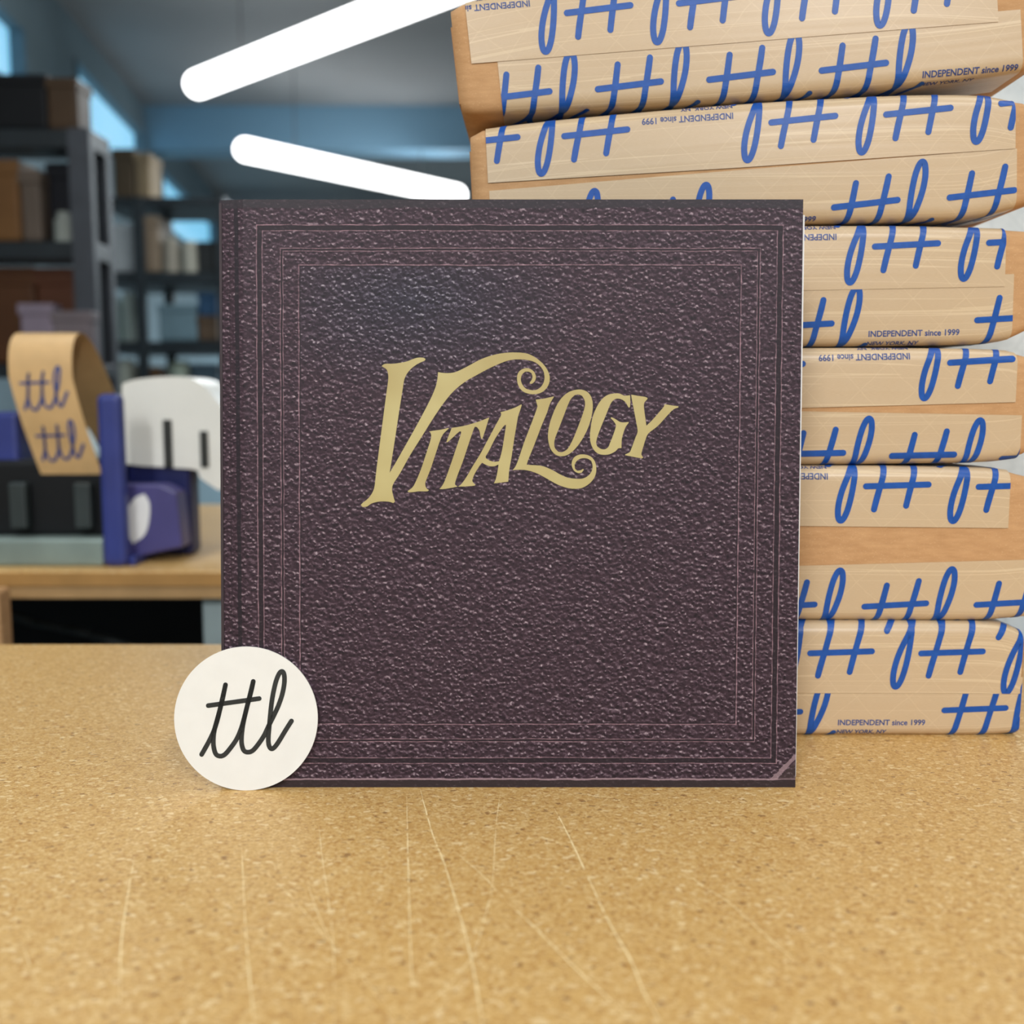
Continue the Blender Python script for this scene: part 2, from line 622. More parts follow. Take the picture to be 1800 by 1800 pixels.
def wseg(y0, y1, z0, z1):
    vs = [bm.verts.new(p) for p in ((wall_x(y0) - 0.1, y0, z0), (wall_x(y0), y0, z0), (wall_x(y1), y1, z0), (wall_x(y1) - 0.1, y1, z0),
                                    (wall_x(y0) - 0.1, y0, z1), (wall_x(y0), y0, z1), (wall_x(y1), y1, z1), (wall_x(y1) - 0.1, y1, z1))]
    for q in ((0, 3, 2, 1), (4, 5, 6, 7), (0, 1, 5, 4), (1, 2, 6, 5), (2, 3, 7, 6), (3, 0, 4, 7)):
        bm.faces.new([vs[i] for i in q])


wi = 0
for y0, y1 in segs:
    if (y0, y1) in WY:
        z0, z1 = WZ[WY.index((y0, y1))]
        wseg(y0, y1, 0, z0)
        wseg(y0, y1, z1, CZ)
    else:
        wseg(y0, y1, 0, CZ)
structure(bm_obj('wall_left', bm, plain('side_wall_paint', rgb(112, 130, 138), 0.8, 0.2, 0, 0.06, 3)), 'left grey wall with high windows')
M['daylight'] = emit('window_daylight', (0.13, 0.46, 0.70, 1), 1.15)
M['frame'] = plain('window_frame_paint', rgb(90, 110, 120), 0.5)
for k, (a, b) in enumerate(WY):
    z0, z1 = WZ[k]
    bm = bmesh.new()
    vs = [bm.verts.new(p) for p in ((wall_x(a) - 0.06, a, z0), (wall_x(b) - 0.06, b, z0), (wall_x(b) - 0.06, b, z1), (wall_x(a) - 0.06, a, z1))]
    bm.faces.new(vs)
    o = bm_obj('window_%d' % (k + 1), bm, M['daylight'])
    structure(o, 'high window pane glowing with blue daylight')
    bm = bmesh.new()
    for yy in (a, b):
        bm_box(bm, wall_x(yy) - 0.05, wall_x(yy) + 0.012, yy - 0.012, yy + 0.012, z0, z1)
    bm_obj('window_frame', bm, M['frame'], o)
structure(box_obj('wall_right', 3.1, 3.2, -3.0, 13.0, 0, CZ, M['wall'], bevel=0), 'right grey wall')
M['beam'] = plain('beam_glow_colour', rgb(120, 160, 185), 0.5, 0.4, 0, 0.05, 1)  # blue glow from the windows is put into the beam's colour
structure(box_obj('trim_1', -2.6, 3.1, 6.75, 7.0, CZ - 0.27, CZ, M['beam'], bevel=0), 'ceiling beam with blue window glow in its colour')
structure(box_obj('trim_2', -2.3, 3.1, 4.62, 4.75, CZ - 0.09, CZ, mc, bevel=0), 'grey ceiling rib')
structure(box_obj('trim_3', -2.9, 3.1, 9.4, 9.6, CZ - 0.14, CZ, mc, bevel=0), 'far grey ceiling rib')
# white plastered pier right behind the stack
n = NT('white_plaster')
co = n.coord()
f = n.noise(co, 30, 5, 0.65)
v = n.voronoi(n.mapping(co, (26, 26, 34)), 1.0, 'DISTANCE_TO_EDGE')
c = n.ramp(f, [(0.3, rgb(196, 204, 206)), (0.7, rgb(222, 228, 228))])
c = n.mix(n.math('MULTIPLY', n.math('LESS_THAN', v, 0.02), 0.3), c, rgb(170, 178, 180))
M['plaster'] = n.out(c, 0.7, 0.3, n.bump(f, 0.3, 0.002))
structure(box_obj('wall_pier', 0.22, 1.6, 0.99, 1.45, 0, CZ, M['plaster'], bevel=0), 'white mottled wall seen through the gaps of the box stack')

# ------------------------------------------------------------------ tube lamps
M['tube'] = emit('lit_tube', (1, 1, 1, 1), 7.0)
M['lamp_metal'] = plain('lamp_metal', rgb(120, 122, 122), 0.4, 0.5, 0.6)


def tube_lamp(p0, p1, r, label):
    p0, p1 = Vector(p0), Vector(p1)
    t = thing('tube_lamp', label, 'lamp', (p0 + p1) / 2, 'glowing tube lamps under the ceiling')
    d = (p1 - p0).normalized()
    a = d.orthogonal().normalized()
    b = d.cross(a)
    V, Fc = [], []
    seg, rows = 24, []
    for k in range(7):
        an = pi / 2 * k / 6
        rows.append((p0 - d * r * cos(an), r * sin(an)))
    for k in range(7):
        an = pi / 2 * (6 - k) / 6
        rows.append((p1 + d * r * cos(an), r * sin(an)))
    for c, rr in rows:
        for s in range(seg):
            q = 2 * pi * s / seg
            V.append(c + (a * cos(q) + b * sin(q)) * max(rr, 1e-5))
    for i in range(len(rows) - 1):
        for s in range(seg):
            Fc.append((i * seg + s, i * seg + (s + 1) % seg, (i + 1) * seg + (s + 1) % seg, (i + 1) * seg + s))
    from_py('diffuser', V, Fc, M['tube'], t, True)
    for q in (0.2, 0.8):
        c = p0.lerp(p1, q)
        bm = bmesh.new()
        bm_cyl(bm, c + Vector((0, 0, r * 0.9)), (c.x, c.y, CZ), 0.004, seg=8)
        bm_obj('hanger', bm, M['lamp_metal'], t)


tube_lamp(at_t(348, 148, 4.44), at_t(830, -40, 3.34), 0.056, 'long glowing white tube lamp rising to the top edge')
tube_lamp(at_t(432, 263, 5.58), at_t(803, 342, 6.85), 0.060, 'lower glowing white tube lamp sloping down towards the boxes')

# ------------------------------------------------------------------ work table
# far edge at the row 1130 of the picture
yb = at_z(200, 1132, TZ).y
tb = thing('work_table', 'large pale pressed-wood work table with scratched top in the foreground', 'table', (0, 0.3, 0))
box_obj('table_top', -1.3, 1.3, -0.35, yb, TZ - 0.035, TZ, M['wood'], tb, 0.0015)
M['steel'] = plain('grey_steel', rgb(150, 164, 164), 0.5, 0.5, 0.0)
for sx in (-1.24, 1.18):
    for sy in (-0.3, yb - 0.11):
        box_obj('leg', sx, sx + 0.06, sy, sy + 0.06, 0, TZ - 0.035, M['steel'], tb, 0.002)

SCR = [([(715, 1400), (717, 1500), (720, 1600), (722, 1680), (728, 1765)], 1.2),
       ([(738, 1385), (760, 1465), (780, 1515), (800, 1580), (820, 1650), (835, 1720), (848, 1800), (856, 1850)], 1.6),
       ([(880, 1390), (872, 1450), (865, 1555), (850, 1620), (835, 1670), (800, 1720), (750, 1765)], 0.9),
       ([(800, 1497), (850, 1540), (878, 1572)], 1.2),
       ([(895, 1588), (950, 1640), (980, 1670), (1020, 1710), (1070, 1755), (1110, 1792)], 1.5),
       ([(975, 1422), (1000, 1470), (1035, 1545), (1070, 1620), (1110, 1690), (1130, 1740), (1162, 1800)], 1.8),
       ([(1195, 1525), (1240, 1560), (1280, 1585), (1330, 1630), (1375, 1670), (1420, 1705)], 1.1),
       ([(1345, 1520), (1390, 1550)], 1.0),
       ([(236, 1505), (222, 1590), (213, 1660), (211, 1770)], 1.3),
       ([(425, 1490), (430, 1600), (437, 1700), (447, 1800)], 1.3),
       ([(465, 1530), (520, 1585), (565, 1640), (573, 1660)], 1.1),
       ([(560, 1450), (568, 1520), (585, 1650), (587, 1800)], 0.9),
       ([(540, 1550), (557, 1600), (590, 1670), (640, 1720), (695, 1795)], 0.8),
       ([(40, 1660), (60, 1720)], 1.0), ([(1625, 1610), (1655, 1635)], 0.8), ([(1520, 1500), (1560, 1530)], 0.7),
       ([(745, 1790), (810, 1740), (845, 1690)], 0.8)]
random.seed(4)
V, Fc = [], []
for path, wd in SCR:
    pts = smooth_poly(path, closed=False, limit=90, sub=14)
    P3 = [at_z(p.x, p.y, TZ + 0.00008) for p in pts]
    base = len(V)
    for i, p in enumerate(P3):
        d = (P3[min(len(P3) - 1, i + 1)] - P3[max(0, i - 1)]).normalized()
        nr = Vector((-d.y, d.x, 0))
        e = min(1.0, 0.25 + min(i, len(P3) - 1 - i) / 10.0)
        hw = 0.00021 * wd * e * random.uniform(0.35, 1.25)
        j = nr * random.uniform(-1, 1) * 0.00008
        V += [p + nr * hw + j, p - nr * hw + j]
    for i in range(len(P3) - 1):
        if random.random() < 0.07:
            continue
        a = base + 2 * i
        Fc.append((a, a + 1, a + 3, a + 2))
from_py('scratches', V, Fc, M['scratch'], tb, False, 'pale knife scratches in the table top', 'stuff')

# ------------------------------------------------------------------ record sleeve
p_bl, p_br = at_z(390.5, 1384, TZ), at_z(1398, 1384, TZ)
p_bl.y = p_br.y = (p_bl.y + p_br.y) / 2
topL = at_t(384, 351, 0.5513)
topR = at_t(1412, 350, 0.5513)
su = (p_br - p_bl).normalized()
sv = ((topL + topR) / 2 - (p_bl + p_br) / 2)
SH = sv.length
sv.normalize()
sn = su.cross(sv).normalized()          # towards the camera
if sn.y > 0:
    sn = -sn
SW = (p_br - p_bl).length
al = thing('record_album', 'dark purple leather-look record album with gold title standing on the table', 'record album',
           (p_bl + p_br) / 2)


def on_sleeve(px, py, lift=0.0):
    return at_plane(px, py, p_bl + sn * lift, sn)


# front cover: grid for the printed face
THK = 0.0022
tw = (topR - topL).length
V, Fc, UVs = [], [], []
NX, NY = 24, 24
for layer, off in ((0, 0.0), (1, -THK)):
    for j in range(NY + 1):
        v = j / NY
        wd = SW * (1 - v) + tw * v
        cx = (p_bl + p_br) / 2 * (1 - v) + (topL + topR) / 2 * v
        for i in range(NX + 1):
            u = i / NX
            p = cx + su * (u - 0.5) * wd + sn * off
            # slightly rounded spine at the left
            if u < 0.03:
                p = p - sn * (0.0018 * (1 - u / 0.03) ** 2)
            V.append(p)
            UVs.append((u, v))
m = NX + 1
L1 = (NX + 1) * (NY + 1)
for j in range(NY):
    for i in range(NX):
        a = j * m + i
        Fc.append((a, a + 1, a + m + 1, a + m))
        Fc.append((L1 + a, L1 + a + m, L1 + a + m + 1, L1 + a + 1))
for i in range(NX):
    Fc.append((i, L1 + i, L1 + i + 1, i + 1))
    a = NY * m + i
    Fc.append((a, a + 1, L1 + a + 1, L1 + a))
for j in range(NY):
    a = j * m
    Fc.append((a, a + m, L1 + a + m, L1 + a))
    a = j * m + NX
    Fc.append((a, L1 + a, L1 + a + m, a + m))
cover = from_py('front_cover', V, Fc, M['leather'], al, False, None, None, UVs)
# back cover stands slightly open behind, hinged at the spine
V = []
ang = math.radians(4)
e2 = su * cos(ang) - sn * sin(ang)
for off in (THK + 0.002, THK + 0.004):
    for u, v in ((0.004, 0.004), (0.985, 0.012), (0.985, 0.985), (0.004, 0.985)):
        q = p_bl + e2 * SW * u + sv * SH * v - sn * off
        V.append(q)
        if V[-1].z < TZ + 0.0002:
            V[-1].z = TZ + 0.0002
Fc = [(0, 1, 2, 3), (7, 6, 5, 4), (0, 4, 5, 1), (1, 5, 6, 2), (2, 6, 7, 3), (3, 7, 4, 0)]
from_py('back_cover', V, Fc, M['card_black'], al)
# spine strip joining both covers
V = []
for off in (0.0012, THK + 0.0045):
    for u, v in ((-0.0012, 0.0), (0.0035, 0.0), (0.0035, 0.995), (-0.0012, 0.995)):
        V.append(p_bl + su * SW * u + sv * SH * v - sn * off)
        V[-1].z = max(V[-1].z, TZ)
from_py('spine', V, Fc, M['card_black'], al)
# white inner sleeve peeping out at the right
pts = [(700, 1360), (1399, 1365), (1414.5, 378), (700, 372)]
V = [on_sleeve(x, y, -THK - 0.0004) for x, y in pts] + [on_sleeve(x, y, -THK - 0.0012) for x, y in pts]
Fc = [(0, 1, 2, 3), (7, 6, 5, 4), (0, 4, 5, 1), (1, 5, 6, 2), (2, 6, 7, 3), (3, 7, 4, 0)]
from_py('inner_sleeve', V, Fc, M['white_paper'], al, label='white inner sleeve')

A0, B0 = (620, 600), (900, 600)


def zA(L):
    return [(620 + x / 6, 600 + y / 6) for x, y in L]


def zB(L):
    return [(900 + x / 6, 600 + y / 6) for x, y in L]


LV = zA([(305, 262), (340, 238), (440, 235), (560, 215), (640, 185), (690, 172), (745, 173), (768, 188), (755, 205), (690, 235),
         (620, 285), (570, 345), (545, 400), (535, 450), (515, 580), (488, 750), (458, 950), (430, 1130), (405, 1290), (390, 1385),
         (470, 1250), (600, 1020), (700, 840), (800, 650), (860, 520), (890, 420), (900, 325), (980, 335), (1080, 325),
         (1200, 270), (1350, 190), (1500, 140), (1650, 118)]) + \
    zB([(120, 122), (200, 145), (280, 195), (350, 265), (390, 340), (398, 400), (385, 460), (345, 515), (290, 548), (220, 558),
        (150, 545), (100, 515), (65, 460), (53, 400), (60, 345), (90, 305), (140, 283), (190, 290), (235, 325), (252, 375),
        (240, 420), (210, 448), (188, 447), (190, 430), (208, 405), (216, 370), (205, 335), (175, 320), (140, 320), (110, 345),
        (95, 385), (95, 420), (115, 465), (150, 500), (210, 515), (260, 510), (305, 480), (335, 430), (343, 370), (330, 310),
        (290, 255), (230, 215), (150, 195), (60, 190), (0, 195)]) + \
    zA([(1600, 215), (1450, 280), (1300, 360), (1180, 430), (1060, 530), (960, 650), (870, 780), (800, 890), (700, 1050),
        (600, 1210), (500, 1390), (430, 1500), (415, 1560), (425, 1620), (445, 1690), (430, 1705), (370, 1690), (280, 1690),
        (200, 1710), (150, 1742), (105, 1748), (85, 1725), (110, 1700), (160, 1660), (205, 1600), (230, 1530), (245, 1400),
        (270, 1200), (300, 970), (330, 740), (355, 550), (375, 400), (372, 340), (355, 295)])
LI = zA([(805, 950), (870, 940), (940, 930), (1010, 912), (1012, 922), (980, 950), (950, 985), (920, 1050), (870, 1200),
         (820, 1350), (780, 1450), (765, 1500), (775, 1545), (805, 1570), (780, 1582), (700, 1582), (640, 1590), (590, 1592),
         (578, 1580), (630, 1540), (665, 1480), (720, 1350), (770, 1200), (815, 1060), (828, 1000), (820, 965)])
LT = zA([(1045, 912), (1100, 905), (1180, 890), (1280, 862), (1360, 835), (1440, 802), (1425, 850), (1400, 930), (1370, 1020),
         (1358, 1030), (1350, 1010), (1335, 940), (1310, 905), (1290, 900), (1275, 930), (1230, 1060), (1160, 1270), (1110, 1400),
         (1080, 1490), (1082, 1515), (1105, 1532), (1040, 1545), (960, 1558), (915, 1558), (945, 1520), (975, 1460), (1040, 1280),
         (1100, 1100), (1140, 980), (1142, 950), (1120, 955), (1060, 1010), (1000, 1065), (988, 1062), (1010, 1000)])
LA = zA([(1112, 1532), (1150, 1500), (1200, 1430), (1270, 1310), (1350, 1180), (1430, 1030), (1510, 880), (1560, 790),
         (1568, 765), (1558, 748), (1640, 725), (1720, 695), (1778, 665), (1783, 672), (1765, 730), (1745, 790), (1725, 900),
         (1700, 1050), (1675, 1220), (1652, 1350), (1640, 1480), (1560, 1490), (1490, 1498), (1510, 1450), (1528, 1370),
         (1538, 1298), (1500, 1315), (1450, 1318), (1400, 1300), (1365, 1280), (1340, 1310), (1290, 1390), (1265, 1450),
         (1262, 1475), (1275, 1495), (1295, 1510), (1285, 1522), (1200, 1530)])
LAh = zA([(1610, 880), (1615, 895), (1600, 1000), (1575, 1150), (1548, 1250), (1540, 1265), (1490, 1270), (1440, 1255),
          (1405, 1232), (1402, 1215), (1440, 1150), (1500, 1030), (1580, 910)])
LL = zB([(250, 615), (330, 605), (400, 590), (445, 580), (400, 660), (370, 750), (320, 870), (270, 1000), (220, 1130),
         (175, 1240), (155, 1300), (200, 1305), (290, 1310), (350, 1325), (430, 1360), (500, 1400), (580, 1435), (660, 1448),
         (740, 1448), (800, 1420), (840, 1370), (850, 1310), (835, 1260), (790, 1235), (730, 1235), (685, 1260), (660, 1300),
         (665, 1345), (690, 1365), (720, 1360), (750, 1345), (757, 1355), (735, 1385), (700, 1390), (655, 1365), (630, 1310),
         (635, 1260), (660, 1220), (710, 1195), (775, 1195), (830, 1215), (870, 1260), (888, 1320), (885, 1390), (860, 1450),
         (810, 1505), (740, 1545), (660, 1555), (580, 1545), (480, 1510), (380, 1455), (280, 1400), (200, 1370), (120, 1355),
         (50, 1355), (5, 1358), (30, 1330), (55, 1280), (90, 1180), (130, 1060), (180, 930), (230, 800), (265, 700), (268, 680),
         (258, 645)])
LO = zB([(700, 508), (770, 520), (820, 560), (848, 630), (850, 720), (830, 830), (790, 940), (730, 1050), (660, 1140),
         (590, 1195), (520, 1212), (460, 1195), (410, 1140), (385, 1060), (380, 980), (395, 880), (430, 770), (480, 660),
         (540, 580), (610, 530)])
LOh = zB([(700, 560), (740, 575), (765, 620), (770, 670), (755, 740), (720, 840), (670, 970), (620, 1080), (580, 1140),
          (530, 1168), (490, 1165), (455, 1130), (445, 1080), (455, 1020), (490, 930), (540, 800), (590, 670), (620, 610),
          (660, 570)])
LG = zB([(1245, 568), (1248, 630), (1245, 690), (1235, 700), (1225, 690), (1195, 640), (1150, 610), (1100, 605), (1060, 630),
         (1030, 680), (990, 780), (940, 900), (900, 1010), (888, 1070), (900, 1110), (940, 1135), (980, 1138), (1015, 1115),
         (1035, 1070), (1070, 980), (1095, 900), (1090, 870), (1070, 840), (1040, 810), (1050, 800), (1090, 820), (1140, 850),
         (1180, 855), (1230, 850), (1228, 862), (1200, 900), (1180, 950), (1160, 1020), (1155, 1080), (1155, 1125), (1120, 1130),
         (1090, 1160), (1030, 1190), (970, 1197), (910, 1185), (860, 1140), (830, 1070), (822, 1000), (830, 910), (850, 800),
         (890, 700), (940, 620), (1000, 570), (1060, 552), (1130, 550), (1180, 572), (1210, 572)])
LY = zB([(1258, 562), (1330, 575), (1400, 585), (1430, 598), (1425, 612), (1395, 650), (1392, 700), (1405, 800), (1418, 890),
         (1480, 830), (1550, 750), (1600, 690), (1610, 662), (1680, 675), (1755, 685), (1755, 697), (1700, 720), (1640, 780),
         (1540, 890), (1440, 970), (1410, 1030), (1385, 1110), (1365, 1180), (1370, 1205), (1385, 1225), (1370, 1235),
         (1300, 1222), (1230, 1208), (1192, 1200), (1200, 1190), (1240, 1170), (1260, 1130), (1300, 1020), (1325, 950),
         (1310, 850), (1285, 720), (1262, 600)])


def fill2d(loops):
    """triangulate closed outlines (holes too); returns 2D verts, faces"""
    cu = bpy.data.curves.new('outline', 'CURVE')
    cu.dimensions = '2D'
    cu.fill_mode = 'BOTH'
    for lp in loops:
        s = cu.splines.new('POLY')
        s.points.add(len(lp) - 1)
        for k, p in enumerate(lp):
            s.points[k].co = (p[0] / 100, p[1] / 100, 0, 1)
        s.use_cyclic_u = True
    o = bpy.data.objects.new('outline', cu)
    COL.objects.link(o)
    bpy.context.view_layer.update()
    me = o.to_mesh()
    V = [(v.co.x * 100, v.co.y * 100) for v in me.vertices]
    Fc = [tuple(p.vertices) for p in me.polygons]
    o.to_mesh_clear()
    bpy.data.objects.remove(o)
    bpy.data.curves.remove(cu)
    return V, Fc


for loops in ([LV], [LI], [LT], [LA, LAh], [LL], [LO, LOh], [LG], [LY]):
    V2, F2 = fill2d([smooth_poly(l, True, 38, 4) for l in loops])
    from_py('gold_letter', [on_sleeve(x, y, 0.00018) for x, y in V2], F2, M['gold'], cover)

# ------------------------------------------------------------------ round sticker
rS = 0.0391
base = at_z(432, 1389.5, TZ)
zt_ = 2 * rS
ytop = p_bl.y + (zt_) * (sv.y / sv.z) - 0.0014
kup = Vector((0, ytop - base.y, sqrt((2 * rS) ** 2 - (ytop - base.y) ** 2))).normalized()
kn = Vector((0, -kup.z, kup.y))
kc = base + kup * rS
st = thing('round_card', 'round white card with black script letters leaning on the lower left corner of the album',
           'card', base)
V, Fc = [], []
SEG = 96
for off in (0.0, 0.0009):
    for k in range(SEG):
        q = 2 * pi * k / SEG
        V.append(kc + Vector((1, 0, 0)) * rS * cos(q) + kup * rS * sin(q) - kn * off)
Fc.append(tuple(range(SEG)))
Fc.append(tuple(range(2 * SEG - 1, SEG - 1, -1)))
for k in range(SEG):
    Fc.append((k, SEG + k, SEG + (k + 1) % SEG, (k + 1) % SEG))
disc = from_py('card_disc', V, Fc, M['sticker'], st)
V, Fc = [], []
for path in (TTL_BODY, TTL_T1, TTL_T2, TTL_BAR):
    v2, f2 = ribbon(path, 52, 4)
    b0 = len(V)
    for p in v2:
        V.append(at_plane(290 + p.x * 290 / 1800, 1120 + p.y * 290 / 1800, kc + kn * 0.00012, kn))
    Fc += [tuple(i + b0 for i in q) for q in f2]
from_py('script_lettering', V, Fc, M['black_ink'], st, label='black script letters')

# ------------------------------------------------------------------ taped boxes
CB = 0.0385 / 590.0          # metres per unit of the script drawing on the tape
TW = 0.076                   # tape width
RB = 0.0065                  # rounding of the carton's long edges
text_cache = {}


def text2d(body, width, height):
    """outline font text scaled to width x cap height; returns verts, tris subdivided"""
    key = (body, width, height)
    if key in text_cache:
        return text_cache[key]
    cu = bpy.data.curves.new('lettering', 'FONT')
    cu.body = body
    cu.size = 1
    cu.offset = 0.022
    cu.resolution_u = 3
    o = bpy.data.objects.new('lettering', cu)
    COL.objects.link(o)
    bpy.context.view_layer.update()
    me = bpy.data.meshes.new_from_object(o)
    bpy.data.objects.remove(o)
    xs = [v.co.x for v in me.vertices]
    ys = [v.co.y for v in me.vertices]
    x0, x1 = min(xs), max(xs)
    # cap height of the face is about 0.73 em
    sx, sy = width / (x1 - x0), height / 0.73
    for v in me.vertices:
        v.co.x = (v.co.x - x0) * sx
        v.co.y *= sy
    bm = bmesh.new()
    bm.from_mesh(me)
    bpy.data.meshes.remove(me)
    for _ in range(2):
        es = [e for e in bm.edges if e.calc_length() > 0.0014]
        if es:
            bmesh.ops.subdivide_edges(bm, edges=es, cuts=1)
    bmesh.ops.triangulate(bm, faces=list(bm.faces))
    bm.verts.index_update()
    V = [(v.co.x, v.co.y) for v in bm.verts]
    Fc = [tuple(v.index for v in f.verts) for f in bm.faces]
    bm.free()
    text_cache[key] = (V, Fc)
    return text_cache[key]


class Carton:
    def __init__(self, label, tl, tr, y_left, y_right, top, bot, depth, shear, bt, bb):
        """tl/tr: picture columns of the left and right ends; y_left/right: distance of the front face;
        top/bot: edge heights as traced along the face"""
        pm = (top[0][1] + bot[0][1]) / 2
        self.P0 = self.hit_y(tl, pm, y_left)
        self.P1 = self.hit_y(tr, pm, y_right)
        self.P0.z = self.P1.z = 0
        self.ex = (self.P1 - self.P0).normalized()
        self.ey = Vector((-self.ex.y, self.ex.x, 0))      # to the back
        self.W = (self.P1 - self.P0).length
        self.top = sorted(self.uz(*p) for p in top)
        self.bot = sorted(self.uz(*p) for p in bot)
        self.D = depth
        self.shear = shear
        self.bt, self.bb = bt, bb
        self.root = thing('cardboard_box', label, 'box', (self.P0.x + self.W / 2 * self.ex.x, self.P0.y + depth / 2, self.zb(self.W / 2) - bb),
                          'stack of taped cardboard boxes')

    def hit_y(self, px, py, y):
        d = ray(px, py)
        return CAM + d * ((y - CAM.y) / d.y)

    def uz(self, px, py):
        p = at_plane(px, py, self.P0, self.ey)
        return ((p - self.P0).dot(self.ex), p.z)

    @staticmethod
    def interp(tab, u):
        # smooth interpolation through the traced points
        if u <= tab[0][0]:
            a, b = tab[0], tab[1]
            return a[1] + (u - a[0]) * (b[1] - a[1]) / (b[0] - a[0]) * 0.5
        if u >= tab[-1][0]:
            a, b = tab[-2], tab[-1]
            return b[1] + (u - b[0]) * (b[1] - a[1]) / (b[0] - a[0]) * 0.5
        for i in range(len(tab) - 1):
            if tab[i][0] <= u <= tab[i + 1][0]:
                x0, z0 = tab[i]
                x1, z1 = tab[i + 1]
                m0 = (tab[i + 1][1] - tab[i - 1][1]) / (tab[i + 1][0] - tab[i - 1][0]) if i > 0 else (z1 - z0) / (x1 - x0)
                m1 = (tab[i + 2][1] - z0) / (tab[i + 2][0] - x0) if i + 2 < len(tab) else (z1 - z0) / (x1 - x0)
                h = x1 - x0
                t = (u - x0) / h
                return ((2 * t ** 3 - 3 * t * t + 1) * z0 + (t ** 3 - 2 * t * t + t) * h * m0 +
                        (-2 * t ** 3 + 3 * t * t) * z1 + (t ** 3 - t * t) * h * m1)

    def zt(self, u):
        return self.interp(self.top, u)

    def zb(self, u):
        return self.interp(self.bot, u)

    def world(self, u, y, z, lift=(0, 0)):
        k = self.shear * (z - self.zb(u))
        # front panel bellies out a little
        f = (z - self.zb(u)) / max(1e-6, self.zt(u) - self.zb(u))
        belly = 0.0012 * sin(pi * min(1, max(0, f))) * sin(pi * min(1, max(0, u / self.W)))
        if y > self.D / 2:
            belly = -belly
        p = self.P0 + self.ex * (u - k) + self.ey * (y - belly - lift[0])
        return Vector((p.x, p.y, z + lift[1]))

    def S(self, u, s, side, off=0.0):
        """s: distance down from the start of the top rounding (side 'U'), or up from the bottom one (side 'L')"""
        r = RB
        uc = min(self.W - 0.0003, max(0.0003, u))
        if side == 'U':
            zc = self.zt(uc) - r
            if s >= 0:
                return self.world(u, 0, zc - s, (off, 0))
            th = -s / r
            if th <= pi / 2:
                return self.world(u, r - r * cos(th), zc + r * sin(th), (off * cos(th), off * sin(th)))
            y = r + (-s - r * pi / 2)
            return self.world(u, y, zc + r + self.bulge(uc, y, self.bt), (0, off))
        zc = self.zb(uc) + r
        if s >= 0:
            return self.world(u, 0, zc + s, (off, 0))
        th = -s / r
        if th <= pi / 2:
            return self.world(u, r - r * cos(th), zc - r * sin(th), (off * cos(th), -off * sin(th)))
        y = r + (-s - r * pi / 2)
        return self.world(u, y, zc - r - self.bulge(uc, y, self.bb), (0, -off))

    def bulge(self, u, y, b):
        return b * sin(pi * min(1, max(0, y / self.D))) * sin(pi * min(1, max(0, u / self.W))) ** 0.6

    def section(self, u):
        r, D = RB, self.D
        zt, zb = self.zt(u), self.zb(u)
        out = []
        for k in range(5):                                   # front top rounding going up
            th = pi / 2 * k / 4
            out.append((r - r * cos(th), zt - r + r * sin(th)))
        for k in range(1, 9):
            y = r + (D - 2 * r) * k / 8
            out.append((y, zt + (self.bulge(u, y, self.bt) if k < 8 else 0)))
        for k in range(1, 5):
            th = pi / 2 * k / 4
            out.append((D - r + r * sin(th), zt - r + r * cos(th)))
        for k in range(5):
            th = pi / 2 * k / 4
            out.append((D - r + r * cos(th), zb + r - r * sin(th)))
        for k in range(1, 9):
            y = D - r - (D - 2 * r) * k / 8
            out.append((y, zb - (self.bulge(u, y, self.bb) if k < 8 else 0)))
        for k in range(1, 5):
            th = pi / 2 * k / 4
            out.append((r - r * sin(th), zb + r - r * cos(th)))
        # front face rows
        for k in range(1, 6):
            out.append((0, zb + r + (zt - zb - 2 * r) * k / 6))
        return out

    def shell(self):
        V, Fc = [], []
        N = 44
        m = None
        for i in range(N + 1):
            u = self.W * i / N
            sec = self.section(u)
            m = len(sec)
            e = min(i, N - i)
            k = (0.0016 if e == 0 else 0.0)                  # slightly softened ends
            for y, z in sec:
                zm = (self.zt(u) + self.zb(u)) / 2
                V.append(self.world(u, y + (k if y < self.D / 2 else -k), z + (k if z < zm else -k)))
        for i in range(N):
            for j in range(m):
                a, b = i * m + j, i * m + (j + 1) % m
                Fc.append((a, b, b + m, a + m))
        Fc.append(tuple(range(m))[::-1])
        Fc.append(tuple(range(N * m, N * m + m)))
        o = from_py('carton', V, Fc, M['kraft'], self.root)
        for p in o.data.polygons:
            p.use_smooth = len(p.vertices) == 4
        # end flaps: folded panels seen on both short ends
        for sgn, u0 in ((-1, 0.0), (1, self.W)):
            zt, zb = self.zt(u0), self.zb(u0)
            V = []
            for du in (0.0, 0.0014):
                for y, z in ((0.012, zb + 0.009), (self.D - 0.012, zb + 0.009), (self.D - 0.012, zt - 0.009), (0.012, zt - 0.009)):
                    V.append(self.world(u0 + sgn * du, y, z))
            from_py('end_flap', V, [(0, 1, 2, 3), (7, 6, 5, 4), (0, 4, 5, 1), (1, 5, 6, 2), (2, 6, 7, 3), (3, 7, 4, 0)],
                    M['kraft'], self.root)

    def s_of(self, px, py, side):
        u, z = self.uz(px, py)
        uc = min(self.W, max(0, u))
        u2 = u + self.shear * (z - self.zb(uc))
        r = RB
        if side == 'U':
            d = z - (self.zt(uc) - r)
        else:
            d = (self.zb(uc) + r) - z
        if d > 0:
            d = r * math.asin(min(1, d / r))
        return u2, -d

